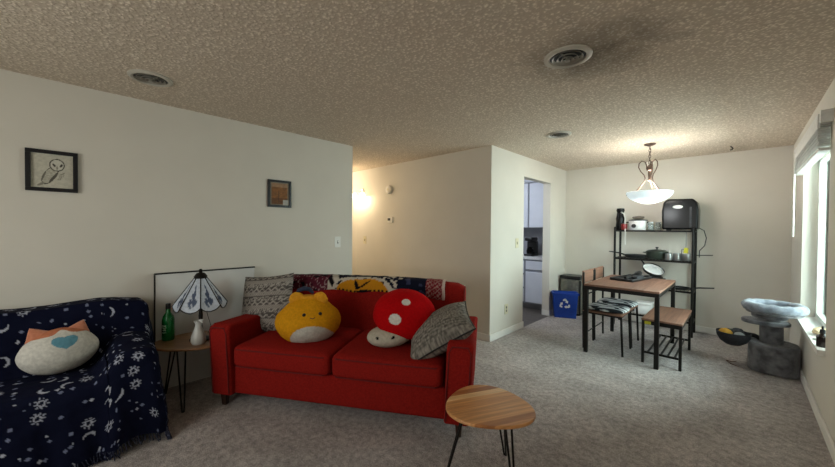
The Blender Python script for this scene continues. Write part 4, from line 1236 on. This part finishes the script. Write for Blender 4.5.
for (p, r, nm, c_, l_, sd) in toy:
    b = B().ball((0, 0, 0), r, 20, (1.1, 1, .8))
    for v in b.bm.verts: v.co *= 1 + .12 * noise.noise(v.co * 40 + Vector((sd, 0, 0)))
    o_ = b.build('cat_toy', mat(nm, c_, None, 40, .9), None); o_.location = (.21 + bx2 + p[0], 4.86 + by2 + p[1], p[2] + .0)
    tag(o_, l_, 'cat toy', 'cat toys in the bowl')
# trailing string toy on the carpet
tag(B().tube([(-.02, 4.93, .004), (-.06, 4.88, .004), (-.10, 4.90, .004), (-.06, 4.80, .004), (.0, 4.76, .004)], .003, 6).build('string_toy', 'mouth'), 'thin string cat toy lying on the carpet by the cat tree', 'cat toy')

# window sill items
bt = thing('dropper_bottle', 'small dark bottle with black cap on the near end of the sill', 'bottle', (XW + .0, 3.78, .563))
B().lathe([(0, 0), (.028, 0), (.03, .006), (.03, .075), (.012, .095), (.012, .1), (0, .1)], n=22).build('glass_body', 'amber', bt)
B().lathe([(0, .1), (.015, .1), (.014, .125), (.006, .13), (.005, .15), (0, .15)], n=18).build('cap', 'blackp', bt)
sh = B().lathe([(0, 0), (.03, .004), (.055, .02), (.05, .04), (.025, .055), (0, .06)], n=22)
for v in sh.bm.verts: v.co.z *= 1 + .25 * math.sin(math.atan2(v.co.y, v.co.x) * 7); v.co.x *= 1.2
o_ = sh.build('seashell', 'shell'); o_.location = (XW + .055, 4.18, .563); tag(o_, 'large cream seashell on the window sill', 'seashell')
o_ = B().lathe([(0, 0), (.045, .004), (.05, .018), (.03, .03), (0, .033)], n=20, mtx=Matrix.Diagonal((1.1, .8, 1, 1))).build('pebble', 'stone'); o_.location = (XW + .05, 4.03, .563); tag(o_, 'flat grey green stone on the sill before the seashell', 'stone')
o_ = B().lathe([(0, 0), (.02, .003), (.022, .01), (0, .016)], n=16, mtx=Matrix.Diagonal((1.2, .8, 1, 1))).build('pebble', 'stone'); o_.location = (XW + .0, 3.98, .563); tag(o_, 'tiny grey stone on the sill behind the dark bottle', 'stone')

# ------------------------------------------------------------------ light
w = bpy.data.worlds.new('world'); SC.world = w; w.use_nodes = True
wn = w.node_tree.nodes; wl = w.node_tree.links
bg = wn['Background']
sky = wn.new('ShaderNodeTexSky'); sky.sky_type = 'HOSEK_WILKIE'; sky.turbidity = 6; sky.ground_albedo = .4
sky.sun_direction = (-.5, -.6, .62)
mixw = wn.new('ShaderNodeMix'); mixw.data_type = 'RGBA'; mixw.inputs[0].default_value = .75
wl.new(sky.outputs[0], mixw.inputs[6]); mixw.inputs[7].default_value = (.80, .95, .93, 1)
wl.new(mixw.outputs[2], bg.inputs['Color']); bg.inputs['Strength'].default_value = 1.7

def area(name, loc, direction, sx, sy, power, col, spread=None):
    l = bpy.data.lights.new(name, 'AREA'); l.shape = 'RECTANGLE'; l.size = sx; l.size_y = sy; l.energy = power; l.color = col
    if spread: l.spread = spread
    o_ = bpy.data.objects.new(name, l); COL.objects.link(o_); o_.location = loc
    o_.rotation_euler = Vector(direction).to_track_quat('-Z', 'Z').to_euler(); return o_
def point(name, loc, power, col, r):
    l = bpy.data.lights.new(name, 'POINT'); l.energy = power; l.color = col; l.shadow_soft_size = r
    o_ = bpy.data.objects.new(name, l); COL.objects.link(o_); o_.location = loc; return o_
area('window_daylight', (XW + .75, 4.355, 1.75), (-1, -.05, -.45), 2.6, 2.2, 260, (.95, .98, 1))
area('rear_fill', (-1.6, YR - .15, 1.5), (0, 1, -.30), 2.1, 1.15, 27, (1, .95, .88))  # soft fill added out of view, shining in through the rear opening
point('pendant_bulb', (-.803, 4.806, 1.93), 21, (1, .94, .85), .07)
point('pendant_glow', (-.803, 4.806, 1.66), 9, (.95, .98, 1), .1)
for s_ in (-1, 1): point('sconce_bulb', (-4.88 + s_ * .115, YH - .13, 1.95), 5, (1, .80, .52), .03)
point('hall_fill', (-5.35, 2.95, 2.2), 22, (1, .84, .62), .1)  # fill added to brighten the hall, its source unseen
area('kitchen_daylight', (-3.3, 4.4, 2.3), (.1, .6, -1), .6, .6, 20, (.80, .88, 1))

SC.view_settings.view_transform = 'Standard'
SC.view_settings.exposure = 0.12
